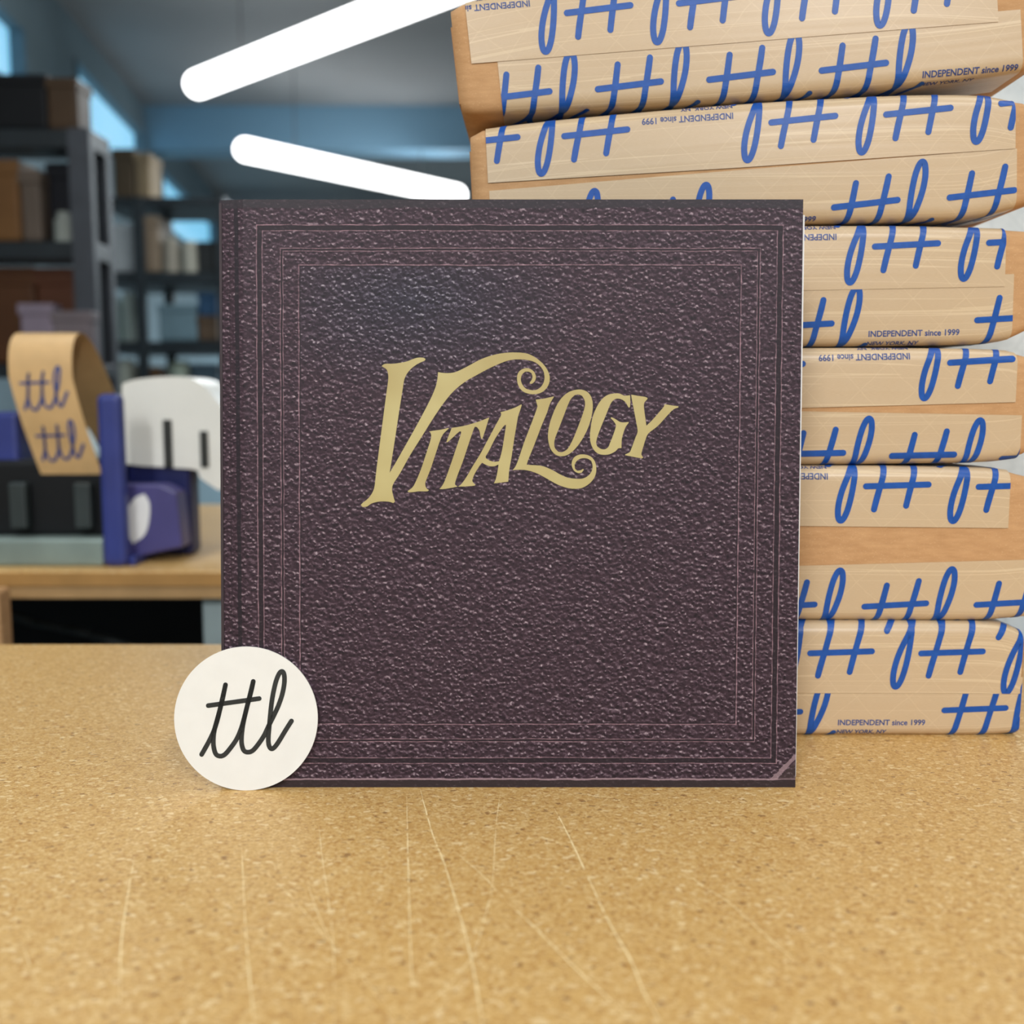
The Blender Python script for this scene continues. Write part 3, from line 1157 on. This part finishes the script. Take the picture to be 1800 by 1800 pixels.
    def tape(self, side, xl, xr, edge, items, off):
        """xl/xr picture columns of the tape ends, edge: traced inner edge of the tape on the front face"""
        ed = sorted(self.uz(x, y) for x, y in edge)
        ym = edge[0][1]
        u0 = self.s_of(xl, ym, side)[0]
        u1 = self.s_of(xr, edge[-1][1], side)[0]
        u0 = max(u0, 0.0)
        u1 = min(u1, self.W)

        def es(u):
            a, b = ed[0], ed[-1]
            for i in range(len(ed) - 1):
                if ed[i][0] <= u <= ed[i + 1][0]:
                    a, b = ed[i], ed[i + 1]
            z = a[1] + (u - a[0]) * (b[1] - a[1]) / (b[0] - a[0])
            return self.zt(u) - RB - z if side == 'U' else z - self.zb(u) - RB
        V, UV, Fc = [], [], []
        NU, NS = 60, 40
        rr = random.Random(len(self.root['label']) + ord(side))
        oy = rr.random() * 10
        for i in range(NU + 1):
            u = u0 + (u1 - u0) * i / NU
            e = es(u)
            for j in range(NS + 1):
                # denser rows around the rounded edge
                s = e - TW * j / NS
                V.append(self.S(u, s, side, off))
                UV.append((u * 10 + oy, s * 10 + oy * 3))
        m = NS + 1
        for i in range(NU):
            for j in range(NS):
                a = i * m + j
                Fc.append((a, a + 1, a + m + 1, a + m))
        # thickness rim along the visible inner edge and ends
        tp = from_py('tape', V, Fc, M['tape'], self.root, True, None, None, UV)
        slope = (ed[-1][1] - ed[0][1]) / (ed[-1][0] - ed[0][0])
        for it in items:
            kind = it[0]
            V, Fc = [], []
            if 1:
                if kind == 'ttl':
                    uc, sc = self.s_of(it[1], it[2], side)
                    for ip, path in enumerate((TTL_BODY, TTL_T1, TTL_T2, TTL_BAR_BOX)):
                        v2, f2 = ribbon(path, 57, 4, 12)
                        gl = [((p.x - 750) * CB, (712 - p.y) * CB) for p in v2]
                        self.put(V, Fc, gl, f2, uc, sc, side, slope, u0, u1, off + ip * 0.00004, es)
                else:
                    # text anchored at its first letter
                    uc, sc = self.s_of(it[1], it[2], side)
                    wpx = it[3]
                    wm = wpx / F * 0.63
                    v2, f2 = text2d('INDEPENDENT since 1999', wm, 0.0037)
                    self.put(V, Fc, v2, f2, uc, sc, side, slope, u0, u1, off, es)
                    v2, f2 = text2d('NEW YORK, NY', wm * 0.567, 0.0033)
                    self.put(V, Fc, [(x, y - 0.0062) for x, y in v2], f2, uc, sc, side, slope, u0, u1, off, es)
            if Fc:
                from_py('script_print' if kind == 'ttl' else 'small_print', V, Fc,
                        M['blue_ink'] if kind == 'ttl' else M['navy_ink'], tp, False,
                        'blue script lettering' if kind == 'ttl' else 'small dark blue lettering')

    def put(self, V, Fc, pts, faces, uc, sc, side, slope, u0, u1, off, es):
        b0 = len(V)
        out = []
        for gx, gy in pts:
            if side == 'U':
                u = uc - gx
                s = sc + gy + self.zt(u) - self.zt(uc) - slope * (u - uc)
            else:
                u = uc + gx
                s = sc + gy - self.zb(u) + self.zb(uc) + slope * (u - uc)
            e = es(min(u1, max(u0, u)))
            cl = u < u0 or u > u1 or s > e or s < e - TW
            out.append(cl)
            u = min(u1, max(u0, u))
            s = min(e, max(e - TW, s))
            V.append(self.S(u, s, side, off + 0.00013))
        for f in faces:
            if not all(out[i] for i in f):
                Fc.append(tuple(i + b0 for i in f))


B = []
b = Carton('top box of the taped stack, cut off by the upper picture edge', 811, 1826, 0.652, 0.642,
           [(812, 8), (860, -4), (1000, -28), (1300, -52), (1600, -70), (1800, -62)],
           [(838, 199), (880, 197), (1100, 184), (1300, 172), (1500, 157), (1700, 136), (1800, 122)], 0.27, 0.11, 0.004, 0.0015)
b.shell()
b.tape('L', 873, 1793, [(873, 95), (1300, 60), (1793, 18)],
       [('ttl', 911, 168), ('ttl', 1106, 151), ('ttl', 1302, 134.5), ('ttl', 1500, 118.5), ('text', 1622, 136, 163)], 0.0003)
b.tape('U', 829, 1754, [(832, 113), (1300, 77), (1753, 40)],
       [('ttl', 1052, 19), ('ttl', 1249, 2), ('ttl', 1446, -14), ('ttl', 1643, -30), ('text', 931, 5, 163)], 0.0007)
B.append(b)
b = Carton('second box from the top, its tape edges sloping up to the right', 834, 1826, 0.650, 0.640,
           [(832, 232), (865, 224), (1000, 208), (1300, 182), (1500, 170), (1620, 165), (1740, 166), (1797, 176)],
           [(838, 399), (1000, 397), (1200, 393), (1417, 389), (1600, 386), (1711, 381), (1797, 362)], 0.27, 0.05, 0.0012, 0.0012)
b.shell()
b.tape('L', 860, 1787, [(861, 336), (1300, 300), (1784, 262)],
       [('ttl', 950, 408), ('ttl', 1144, 393), ('text', 1271, 393, 163), ('ttl', 1521, 358.5), ('ttl', 1725, 341.5)], 0.0003)
b.tape('U', 858, 1784, [(861, 322), (1300, 296), (1784, 262)],
       [('ttl', 855, 249), ('ttl', 1047, 235), ('text', 1288, 200, 158), ('ttl', 1411, 211), ('ttl', 1613, 196.5), ('ttl', 1817, 180)], 0.0007)
B.append(b)
b = Carton('third box from the top, behind the upper right corner of the album', 860, 1828, 0.641, 0.640,
           [(860, 406), (1100, 401), (1415, 397), (1600, 397), (1763, 401), (1805, 404)],
           [(860, 612), (1100, 611), (1411, 608), (1600, 606), (1740, 602), (1783, 594), (1803, 584)], 0.27, 0.02, 0.0006, 0.0006)
b.shell()
b.tape('L', 880, 1782, [(880, 500), (1782, 482)],
       [('ttl', 1210, 576), ('ttl', 1406, 572), ('text', 1526, 592, 160), ('ttl', 1772, 560)], 0.0003)
b.tape('U', 880, 1765, [(880, 518), (1413, 511), (1765, 504)],
       [('ttl', 1200, 440), ('text', 1469.5, 412, 160), ('ttl', 1592, 431), ('ttl', 1793, 424)], 0.0007)
B.append(b)
b = Carton('fourth box from the top, with a thin bare wedge between its two tapes', 864, 1828, 0.635, 0.635,
           [(864, 618), (1100, 614), (1411, 613), (1600, 613), (1775, 617), (1800, 625)],
           [(864, 817), (1100, 818), (1408, 817), (1600, 815), (1740, 812), (1789, 806), (1803, 799)], 0.27, 0.0, 0.0004, 0.0004)
b.shell()
b.tape('L', 880, 1796, [(880, 716), (1407, 723), (1795, 730)],
       [('ttl', 1232, 795), ('ttl', 1427, 797), ('ttl', 1622, 800), ('ttl', 1818, 803)], 0.0003)
b.tape('U', 880, 1784, [(880, 726), (1407, 717), (1784, 707)],
       [('ttl', 1355, 643), ('text', 1599, 622, 160), ('ttl', 1724, 634.5)], 0.0007)
B.append(b)
b = Carton('tallest box, fifth from the top, with a broad bare band between its tapes', 866, 1830, 0.629, 0.629,
           [(866, 826), (1100, 823), (1405, 822), (1600, 823), (1770, 828), (1803, 838)],
           [(866, 1092), (1100, 1091), (1403, 1091), (1600, 1092), (1740, 1091), (1803, 1086)], 0.27, 0.0, 0.0003, 0.0004)
b.shell()
b.tape('L', 880, 1812, [(880, 1000), (1404, 994), (1800, 984)],
       [('ttl', 1180, 1066), ('ttl', 1377, 1065), ('ttl', 1573, 1063), ('ttl', 1770, 1060)], 0.0003)
b.tape('U', 880, 1771, [(880, 920), (1405, 924), (1770, 928)],
       [('text', 1454.5, 833, 160), ('ttl', 1576, 853), ('ttl', 1774, 854)], 0.0007)
B.append(b)
b = Carton('bottom box of the stack, resting on the table', 866, 1798, 0.6265, 0.6265,
           [(866, 1100), (1100, 1097), (1403, 1096), (1700, 1097), (1765, 1101), (1797, 1112)],
           [(866, 1297), (1100, 1297), (1403, 1297), (1600, 1297), (1740, 1297), (1797, 1294)], 0.24, -0.01, 0.0004, 0.0)
b.bot = [(u, TZ + (0.0012 if u > b.W * 0.985 else 0.0)) for u, z in b.bot]
b.shell()
b.tape('L', 880, 1797, [(880, 1190), (1797, 1190)],
       [('ttl', 1155, 1252), ('ttl', 1352, 1252), ('text', 1472, 1274, 157), ('ttl', 1713, 1246), ('ttl', 1908, 1246)], 0.0003)
b.tape('U', 880, 1792, [(880, 1214), (1402, 1217), (1796, 1219)],
       [('ttl', 1282, 1146), ('ttl', 1477, 1145.5), ('ttl', 1672, 1146), ('ttl', 1868, 1146)], 0.0007)
B.append(b)

# ------------------------------------------------------------------ packing table at the back
yf = at_z(200, 1004, TZ).y
bt = thing('packing_table', 'thick-edged wooden packing table behind, holding the tape machine', 'table', (-0.6, yf + 0.38, 0))
M['ply_edge'] = plain('plywood_edge', rgb(176, 132, 76), 0.5, 0.3, 0, 0.1, 20)
M['ply_edge2'] = plain('plywood_lower_edge', rgb(178, 142, 96), 0.5, 0.3, 0, 0.1, 20)
box_obj('table_top', -1.45, 0.14, yf, yf + 0.80, TZ - 0.018, TZ, M['wood'], bt, 0.002)
box_obj('under_board', -1.45, 0.14, yf + 0.002, yf + 0.80, TZ - 0.035, TZ - 0.018, M['ply_edge2'], bt, 0.001)
box_obj('edge_band', -1.45, 0.14, yf - 0.0012, yf - 0.0002, TZ - 0.0185, TZ - 0.002, M['ply_edge'], bt, 0, label='darker front edge')
lx = at_t(368, 1080, 1.28).x
for x0 in (lx - 0.012, -1.43):
    for y0 in (yf + 0.02, yf + 0.70):
        box_obj('leg', x0, x0 + 0.045, y0, y0 + 0.045, 0, TZ - 0.035, M['steel'], bt, 0.003)
M['black'] = plain('black_plastic', rgb(16, 18, 20), 0.5, 0.3)
box_obj('black_sheet', -1.4, lx + 0.02, yf + 0.62, yf + 0.64, 0.1, TZ - 0.036, M['black'], bt, 0.002)  # black sheet filling the dark region below the table top
# brown carton under the table at far left
cb = thing('brown_carton', 'pale brown carton at the far left under the packing table', 'box', at_t(-20, 1130, 1.22))
q = at_t(-2, 1050, 1.2)
box_obj('carton', q.x - 0.12, q.x, q.y, q.y + 0.03, 0.6, q.z + 0.008, M['kraft'], cb, 0.004)
box_obj('lid_flap', q.x - 0.12, q.x + 0.001, q.y - 0.002, q.y, q.z - 0.03, q.z + 0.004, M['kraft'], cb, 0.0005)
# a stand keeps the carton at its height
box_obj('carton_base', q.x - 0.12, q.x, q.y, q.y + 0.03, 0.0, 0.6, M['kraft'], cb, 0.004)
# cable under the table
P = [at_t(x, y, 1.5) for x, y in ((-60, 1070), (20, 1080), (60, 1095), (110, 1105), (160, 1115), (220, 1135), (300, 1170), (380, 1230))]
bm = bmesh.new()
for a_, b_ in zip(P[:-1], P[1:]):
    bm_cyl(bm, a_, b_, 0.006, seg=10)
M['cable'] = plain('grey_cable', rgb(60, 66, 68), 0.5)
tag(bm_obj('cable', bm, M['cable'], smooth=True), 'dark grey cable sagging under the packing table', 'cable')

# ---- tape machine on the packing table
M['blue'] = plain('blue_enamel', rgb(52, 62, 128), 0.35, 0.5)
M['violet'] = plain('blue_violet_enamel', rgb(74, 70, 124), 0.35, 0.5)
M['alu'] = plain('dull_aluminium', rgb(140, 156, 150), 0.4, 0.5, 0.3)
T1 = 1.30


def X(px, t):
    return (px - 900) / F * t


def Z(py, t):
    return at_t(900, py, t).z


def Yt(py, t):
    return at_t(900, py, t).y


y1 = yf + 0.035
tm = thing('tape_dispenser', 'blue and black tape machine with printed kraft tape looped over it', 'tape machine', (-0.6, y1 + 0.1, TZ))


def R(px0, px1, py0, py1, y):
    """x and z range of a picture rectangle standing at distance y"""
    t = y / cos(PITCH)
    a = Carton.hit_y(None, px0, py1, y)
    b_ = Carton.hit_y(None, px1, py0, y)
    return a.x, b_.x, a.z, b_.z


x0, x1, z0, z1 = R(-70, 172, 812, 947, y1)
bm = bmesh.new()
bm_box(bm, x0, x1, y1 + 0.03, y1 + 0.25, z0, z1)
bm_obj('body', bm, M['black'], tm, 0.006, label='black machine body')
for c in (22, 137):
    a0, a1, c0, c1 = R(c - 13, c + 13, 850, 932, y1)
    box_obj('guide_bar', a0, a1, y1 + 0.012, y1 + 0.028, c0, c1, plain('dark_bar', rgb(52, 60, 60), 0.4), tm, 0.003)
x0, x1, z0, z1 = R(-70, 180, 947, 986, y1)
box_obj('base_plate', x0, x1, y1, y1 + 0.25, TZ, z1, M['alu'], tm, 0.004, label='dull metal base plate')
x0, x1, z0, z1 = R(182, 212, 692, 985, y1)
box_obj('side_panel', x0, x1, y1 - 0.005, y1 + 0.018, TZ, z1, M['blue'], tm, 0.008, label='blue side panel')
# angled violet foot running back to the right
fx = [at_z(184, 992, TZ), at_z(238, 995, TZ), at_z(334, 950, TZ), at_z(290, 936, TZ)]
bm = bmesh.new()
lo = [bm.verts.new((p.x, p.y, TZ)) for p in fx]
hi = [bm.verts.new((p.x, p.y, TZ + 0.012)) for p in fx]
bm.faces.new(lo[::-1])
bm.faces.new(hi)
for k in range(4):
    bm.faces.new((lo[k], lo[(k + 1) % 4], hi[(k + 1) % 4], hi[k]))
bm_obj('foot', bm, M['blue'], tm, 0.002)
# gusset plate behind the foot, carrying a white mark
x0, x1, z0, z1 = R(205, 318, 850, 960, y1 + 0.05)
bm = bmesh.new()
pr = [(x0, TZ), (x1 + 0.005, TZ + 0.02), (x1, z1 - 0.01), (x1 - 0.02, z1), (x0, z1)]
A_ = [bm.verts.new((x, y1 + 0.03 + 0.0 * i, z)) for i, (x, z) in enumerate(pr)]
B_ = [bm.verts.new((x, y1 + 0.07, z)) for x, z in pr]
bm.faces.new(A_)
bm.faces.new(B_[::-1])
for k in range(5):
    bm.faces.new((A_[k], B_[k], B_[(k + 1) % 5], A_[(k + 1) % 5]))
gs = bm_obj('gusset', bm, M['violet'], tm, 0.003, label='violet blue end housing')
pts = [(234, 956), (221, 930), (222, 900), (236, 876), (254, 868), (263, 885), (262, 915), (254, 940)]
V2, F2 = fill2d([smooth_poly(pts, True, 70, 4)])
from_py('white_mark', [Carton.hit_y(None, x, y, y1 + 0.0288) for x, y in V2], F2, M['white_paper'], gs)

# printed kraft tape looping over the machine
TX0, TX1 = X(-3, 1.25), X(111, 1.25)
prof = [(y1 + 0.10, 800), (y1 + 0.02, 812), (y1 + 0.005, 760), (y1 + 0.0, 690), (y1 + 0.005, 620), (y1 + 0.018, 592), (y1 + 0.045, 582),
        (y1 + 0.075, 590), (y1 + 0.11, 640), (y1 + 0.15, 720)]
# profile: strip hanging in front, bent over the top and falling away behind
strip = [(0.030, TZ + 0.115), (0.022, TZ + 0.14), (0.012, TZ + 0.175), (0.006, TZ + 0.21), (0.004, TZ + 0.245), (0.008, TZ + 0.268),
         (0.02, TZ + 0.283), (0.040, TZ + 0.288), (0.062, TZ + 0.281), (0.085, TZ + 0.262), (0.115, TZ + 0.225), (0.15, TZ + 0.18), (0.17, TZ + 0.15)]
ztop_target = Z(584, 1.29)
sc_ = (ztop_target - (TZ + 0.115)) / 0.173
strip = [(y, TZ + 0.115 + (z - TZ - 0.115) * sc_) for y, z in strip]
sm = smooth_poly(strip, False, 90, 5)


def strip_x(f):
    # the hanging end drifts a little to the right
    return 0.022 * max(0, 1 - f * 3.2)


V, Fc = [], []
NA = 10
lens = [0]
for i in range(1, len(sm)):
    lens.append(lens[-1] + (sm[i] - sm[i - 1]).length)
tot = lens[-1]
for off in (0.0, 0.0006):
    for i, p in enumerate(sm):
        for k in range(NA + 1):
            x = TX0 + (TX1 - TX0) * k / NA + strip_x(lens[i] / tot) + 0.10 * max(0, p.x - 0.06)
            V.append(Vector((x, y1 + p.x + off, p.y - off)))
m = NA + 1
LL1 = len(sm) * m
for i in range(len(sm) - 1):
    for k in range(NA):
        a = i * m + k
        Fc.append((a, a + 1, a + m + 1, a + m))
        Fc.append((LL1 + a, LL1 + a + m, LL1 + a + m + 1, LL1 + a + 1))
M['kraft_orange'] = plain('kraft_tape', rgb(216, 178, 124), 0.45, 0.4, 0, 0.06, 30)
loop = from_py('paper_tape_loop', V, Fc, M['kraft_orange'], tm, True, 'kraft paper tape with blue script print')
# print: two script words down the strip


def on_strip(u, s):
    s = min(tot * 0.999, max(0, s))
    for i in range(1, len(sm)):
        if lens[i] >= s:
            f_ = (s - lens[i - 1]) / (lens[i] - lens[i - 1])
            p = sm[i - 1].lerp(sm[i], f_)
            d = (sm[i] - sm[i - 1]).normalized()
            break
    nrm = Vector((0, -d.y, d.x))
    x = TX0 + u + strip_x(s / tot) + 0.10 * max(0, p.x - 0.06)
    return Vector((x, y1 + p.x, p.y)) + nrm * 0.0006 * (1 if nrm.y < 0 or nrm.z > 0 else -1)


V, Fc = [], []
W_ = TX1 - TX0
for s0 in (0.045, 0.112):
    for path in (TTL_BODY, TTL_T1, TTL_T2, TTL_BAR_BOX):
        v2, f2 = ribbon(path, 60, 2)
        b0 = len(V)
        for p in v2:
            V.append(on_strip(W_ * 0.5 + (p.x - 900) * 6.0e-5, s0 + (840 - p.y) * 5.8e-5))
        Fc += [tuple(i + b0 for i in q_) for q_ in f2]
from_py('script_print', V, Fc, M['navy_ink'], loop)
# tape arm at the side
bm = bmesh.new()
bm_cyl(bm, at_t(90, 690, 1.42), at_t(178, 700, 1.42), 0.012)
bm_obj('roller', bm, M['alu'], tm, smooth=False, label='metal roller')
M['pale_blue'] = plain('pale_blue_plastic', rgb(176, 205, 212), 0.4)
pts = [(122, 748), (140, 752), (170, 808), (132, 812)]
bm = bmesh.new()
A_ = [bm.verts.new(Carton.hit_y(None, x, y, y1 + 0.03)) for x, y in pts]
B_ = [bm.verts.new(v.co + Vector((0, 0.03, 0))) for v in A_]
bm.faces.new(A_)
bm.faces.new(B_[::-1])
for k in range(4):
    bm.faces.new((A_[k], B_[k], B_[(k + 1) % 4], A_[(k + 1) % 4]))
bm_obj('moistener_tab', bm, M['pale_blue'], tm, 0.003, label='pale blue wedge')
x0, x1, z0, z1 = R(-70, 28, 725, 808, y1 + 0.05)
box_obj('rear_housing', x0, x1, y1 + 0.05, y1 + 0.2, z0 - 0.01, z1, M['blue'], tm, 0.006)

M['navy'] = plain('navy_enamel', rgb(26, 32, 84), 0.4)
# ---- cream machine with dark slots beside it
y2 = y1 + 0.085
cm = thing('label_printer', 'cream rounded machine with dark slots on a dark navy foot beside the tape machine', 'machine',
           (X(300, 1.5), y2 + 0.1, TZ))
M['cream'] = plain('cream_plastic', rgb(236, 235, 226), 0.4, 0.4, 0, 0.03)
outl = [(216, 800), (214, 690), (222, 672), (262, 664), (318, 662), (350, 672), (378, 700), (400, 735), (404, 800), (402, 850),
        (384, 862), (352, 840), (345, 826), (300, 822), (225, 816)]
sp = smooth_poly(outl, True, 60, 3)
bm = bmesh.new()
A_ = [bm.verts.new(Carton.hit_y(None, p.x, p.y, y2)) for p in sp]
B_ = [bm.verts.new(v.co + Vector((0, 0.10, 0))) for v in A_]
bm.faces.new(A_)
bm.faces.new(B_[::-1])
nn = len(A_)
for k in range(nn):
    bm.faces.new((A_[k], B_[k], B_[(k + 1) % nn], A_[(k + 1) % nn]))
bm_obj('housing', bm, M['cream'], cm, 0.0, label='cream rounded housing')
M['slot'] = plain('dark_slot', rgb(46, 48, 44), 0.6)
for c, ya in ((294, 738), (358, 758)):
    a0, a1, c0, c1 = R(c - 6, c + 6, ya, 822, y2 - 0.004)
    box_obj('slot', a0, a1, y2 - 0.003, y2 + 0.002, c0, c1, M['slot'], cm, 0.001)
a0, a1, c0, c1 = R(222, 330, 816, 846, y2)
box_obj('foot', a0, a1, y2 + 0.005, y2 + 0.05, TZ, c1, M['navy'], cm, 0.006, label='dark navy foot')

# ------------------------------------------------------------------ shelving
M['rack'] = plain('black_steel', rgb(34, 40, 44), 0.45, 0.4)
M['rack_grey'] = plain('grey_steel_post', rgb(66, 70, 77), 0.5, 0.4)


def rack(label, y, px0, px1, shelf_rows, depth, posts, post_mat):
    x0 = Carton.hit_y(None, px0, 500, y).x
    x1 = Carton.hit_y(None, px1, 500, y).x
    t = thing('shelving_rack', label, 'shelf', ((x0 + x1) / 2, y + depth / 2, 0))
    ztop = 0
    for r0, r1 in shelf_rows:
        a0, a1, c0, c1 = R(px0, px1, r0, r1, y)
        box_obj('shelf_board', x0, x1, y, y + depth, c0, c1, M['rack'], t, 0.003)
        ztop = max(ztop, c1)
    for p0, p1 in posts:
        a0, a1, _, _ = R(p0, p1, 400, 500, y)
        for yy in (y - 0.01, y + depth - 0.03):
            box_obj('post', a0, a1, yy, yy + 0.03, 0, ztop, post_mat, t, 0.002)
    # lower boards out of view carry the rack on
    for zz in (0.15,):
        box_obj('shelf_board', x0, x1, y, y + depth, zz, zz + 0.03, M['rack'], t, 0.003)
    return t


YA, YB = 2.75, 4.6
rack('near black shelving rack full of boxes at the left edge', YA, -140, 170, [(226, 260), (424, 456), (640, 664)], 0.13,
     [(-138, -110), (132, 166)], M['rack_grey'])
rack('farther shelving rack with pale goods between near rack and album', YB, 176, 396, [(346, 362), (478, 500), (600, 620), (690, 706)], 0.4,
     [(238, 252), (384, 396)], M['rack'])
mats = {}


def cmat(c, rough=0.6):
    if c not in mats:
        mats[c] = plain('goods_colour', rgb(*c), rough, 0.3, 0, 0.08, 10)
    return mats[c]


def goods(name, label, cat, y, px0, px1, py0, py1, c, depth=0.3, lid=None, round_=False, bev=0.01, group=None):
    """box, roll or tub standing on a shelf board; py1 is the shelf level"""
    a0, a1, c0, c1 = R(px0, px1, py0, py1, y)
    c0 = (R(0, 1, py1, py1 + 1, YA if y < 3.5 else YB)[3]) + 0.002
    depth = min(depth, 0.10 if y < 3.5 else 0.16)
    t = thing(name, label, cat, ((a0 + a1) / 2, y + depth / 2, c0), group)
    if round_:
        bm = bmesh.new()
        r = (a1 - a0) / 2
        bm_cyl(bm, ((a0 + a1) / 2, y + r, c0), ((a0 + a1) / 2, y + r, c1), r, r * 0.97, 28)
        bm_obj('body', bm, cmat(c), t, 0.0)
        bm = bmesh.new()
        bm_cyl(bm, ((a0 + a1) / 2, y + r, c1), ((a0 + a1) / 2, y + r, c1 + 0.02), r * 0.7, r * 0.65, 28)
        bm_obj('cap', bm, cmat(lid or c), t, 0.0)
    else:
        box_obj('body', a0, a1, y, y + depth, c0, c1, cmat(c), t, bev)
        h = c1 - c0
        box_obj('lid', a0 - 0.003, a1 + 0.003, y - 0.004, y + depth, c1 - h * 0.18, c1 + 0.002, cmat(lid or c), t, 0.003)
    return t


goods('storage_box', 'black storage box on top of the near rack', 'box', YA + 0.02, -60, 80, 132, 226, (10, 12, 16))
goods('storage_box', 'dark brown box on top of the near rack beside the black one', 'box', YA + 0.02, 84, 133, 138, 226, (74, 56, 38))
goods('storage_box', 'orange-brown box on the upper shelf at the left picture edge', 'box', YA + 0.02, -40, 30, 282, 424, (112, 78, 42))
goods('storage_box', 'grey-brown box between orange-brown and black box', 'box', YA + 0.02, 39, 69, 300, 424, (96, 84, 74))
goods('storage_box', 'narrow tall black box on the upper shelf of the near rack', 'box', YA + 0.07, 88, 125, 288, 424, (8, 10, 20))
goods('storage_box', 'large dark brown box on the middle shelf of the near rack', 'box', YA + 0.06, -60, 58, 470, 640, (82, 50, 26))
goods('storage_box', 'reddish dark brown box right on the middle shelf of the near rack', 'box', YA + 0.06, 69, 130, 472, 640, (84, 48, 28))
goods('paper_bundle', 'lavender grey paper bundle in front of the brown boxes', 'paper', YA - 0.06, 38, 92, 535, 640, (136, 124, 138), 0.05)
goods('paper_bundle', 'pinkish grey paper bundle beside the lavender one', 'paper', YA - 0.06, 94, 160, 548, 640, (118, 108, 112), 0.05)
goods('tape_roll', 'pale grey roll standing at the front of the upper shelf', 'roll', YA + 0.01, 90, 122, 384, 424, (140, 146, 140), 0.05, None, True)
# farther rack
goods('storage_box', 'tan box on top of the farther rack', 'box', YB + 0.03, 200, 234, 262, 346, (70, 58, 42))
goods('storage_box', 'greyish tan box on top of the farther rack, right of the tan one', 'box', YB + 0.03, 239, 262, 270, 346, (120, 104, 80))
goods('storage_box', 'light grey box on the upper shelf of the farther rack', 'box', YB + 0.03, 180, 235, 396, 478, (168, 172, 174))
goods('storage_box', 'brown-grey tall box beside the black post', 'box', YB + 0.03, 255, 277, 380, 478, (128, 112, 94))
goods('jar', 'stone coloured jar on the upper shelf of the farther rack', 'jar', YB + 0.03, 280, 311, 425, 478, (134, 128, 116), 0.2, (150, 146, 132), True)
goods('jar', 'pale stone jar right of the stone coloured jar', 'jar', YB + 0.03, 313, 345, 430, 478, (150, 148, 136), 0.2, None, True)
goods('storage_box', 'dark box at the right end of the upper shelf', 'box', YB + 0.04, 348, 381, 425, 478, (44, 46, 46))
goods('bottle', 'pale green-grey bottle on the second shelf of the farther rack', 'bottle', YB + 0.03, 181, 207, 528, 600, (132, 150, 148), 0.2, None, True)
goods('bottle', 'wide pale green-grey bottle nearest the black post', 'bottle', YB + 0.03, 211, 235, 522, 600, (150, 162, 156), 0.2, None, True)
goods('storage_box', 'blue-grey box on the second shelf of the farther rack', 'box', YB + 0.03, 280, 344, 536, 600, (104, 128, 138))
goods('storage_box', 'deep blue box near the album on the second shelf', 'box', YB + 0.03, 348, 381, 515, 556, (44, 74, 104))
goods('storage_box', 'brown box under the deep blue box', 'box', YB + 0.03, 348, 381, 557, 600, (92, 74, 58))
goods('jar', 'cream jar on the third shelf at the left', 'jar', YB + 0.03, 196, 235, 640, 690, (164, 168, 156), 0.2, None, True)
goods('storage_box', 'small brown box on the third shelf of the farther rack', 'box', YB + 0.03, 255, 279, 645, 690, (96, 70, 44))
goods('jar', 'pale sage jar on the third shelf in the middle', 'jar', YB + 0.03, 290, 332, 642, 690, (160, 172, 156), 0.2, None, True)
goods('storage_box', 'dark slate box on the third shelf near the album', 'box', YB + 0.03, 336, 381, 640, 690, (66, 84, 96))
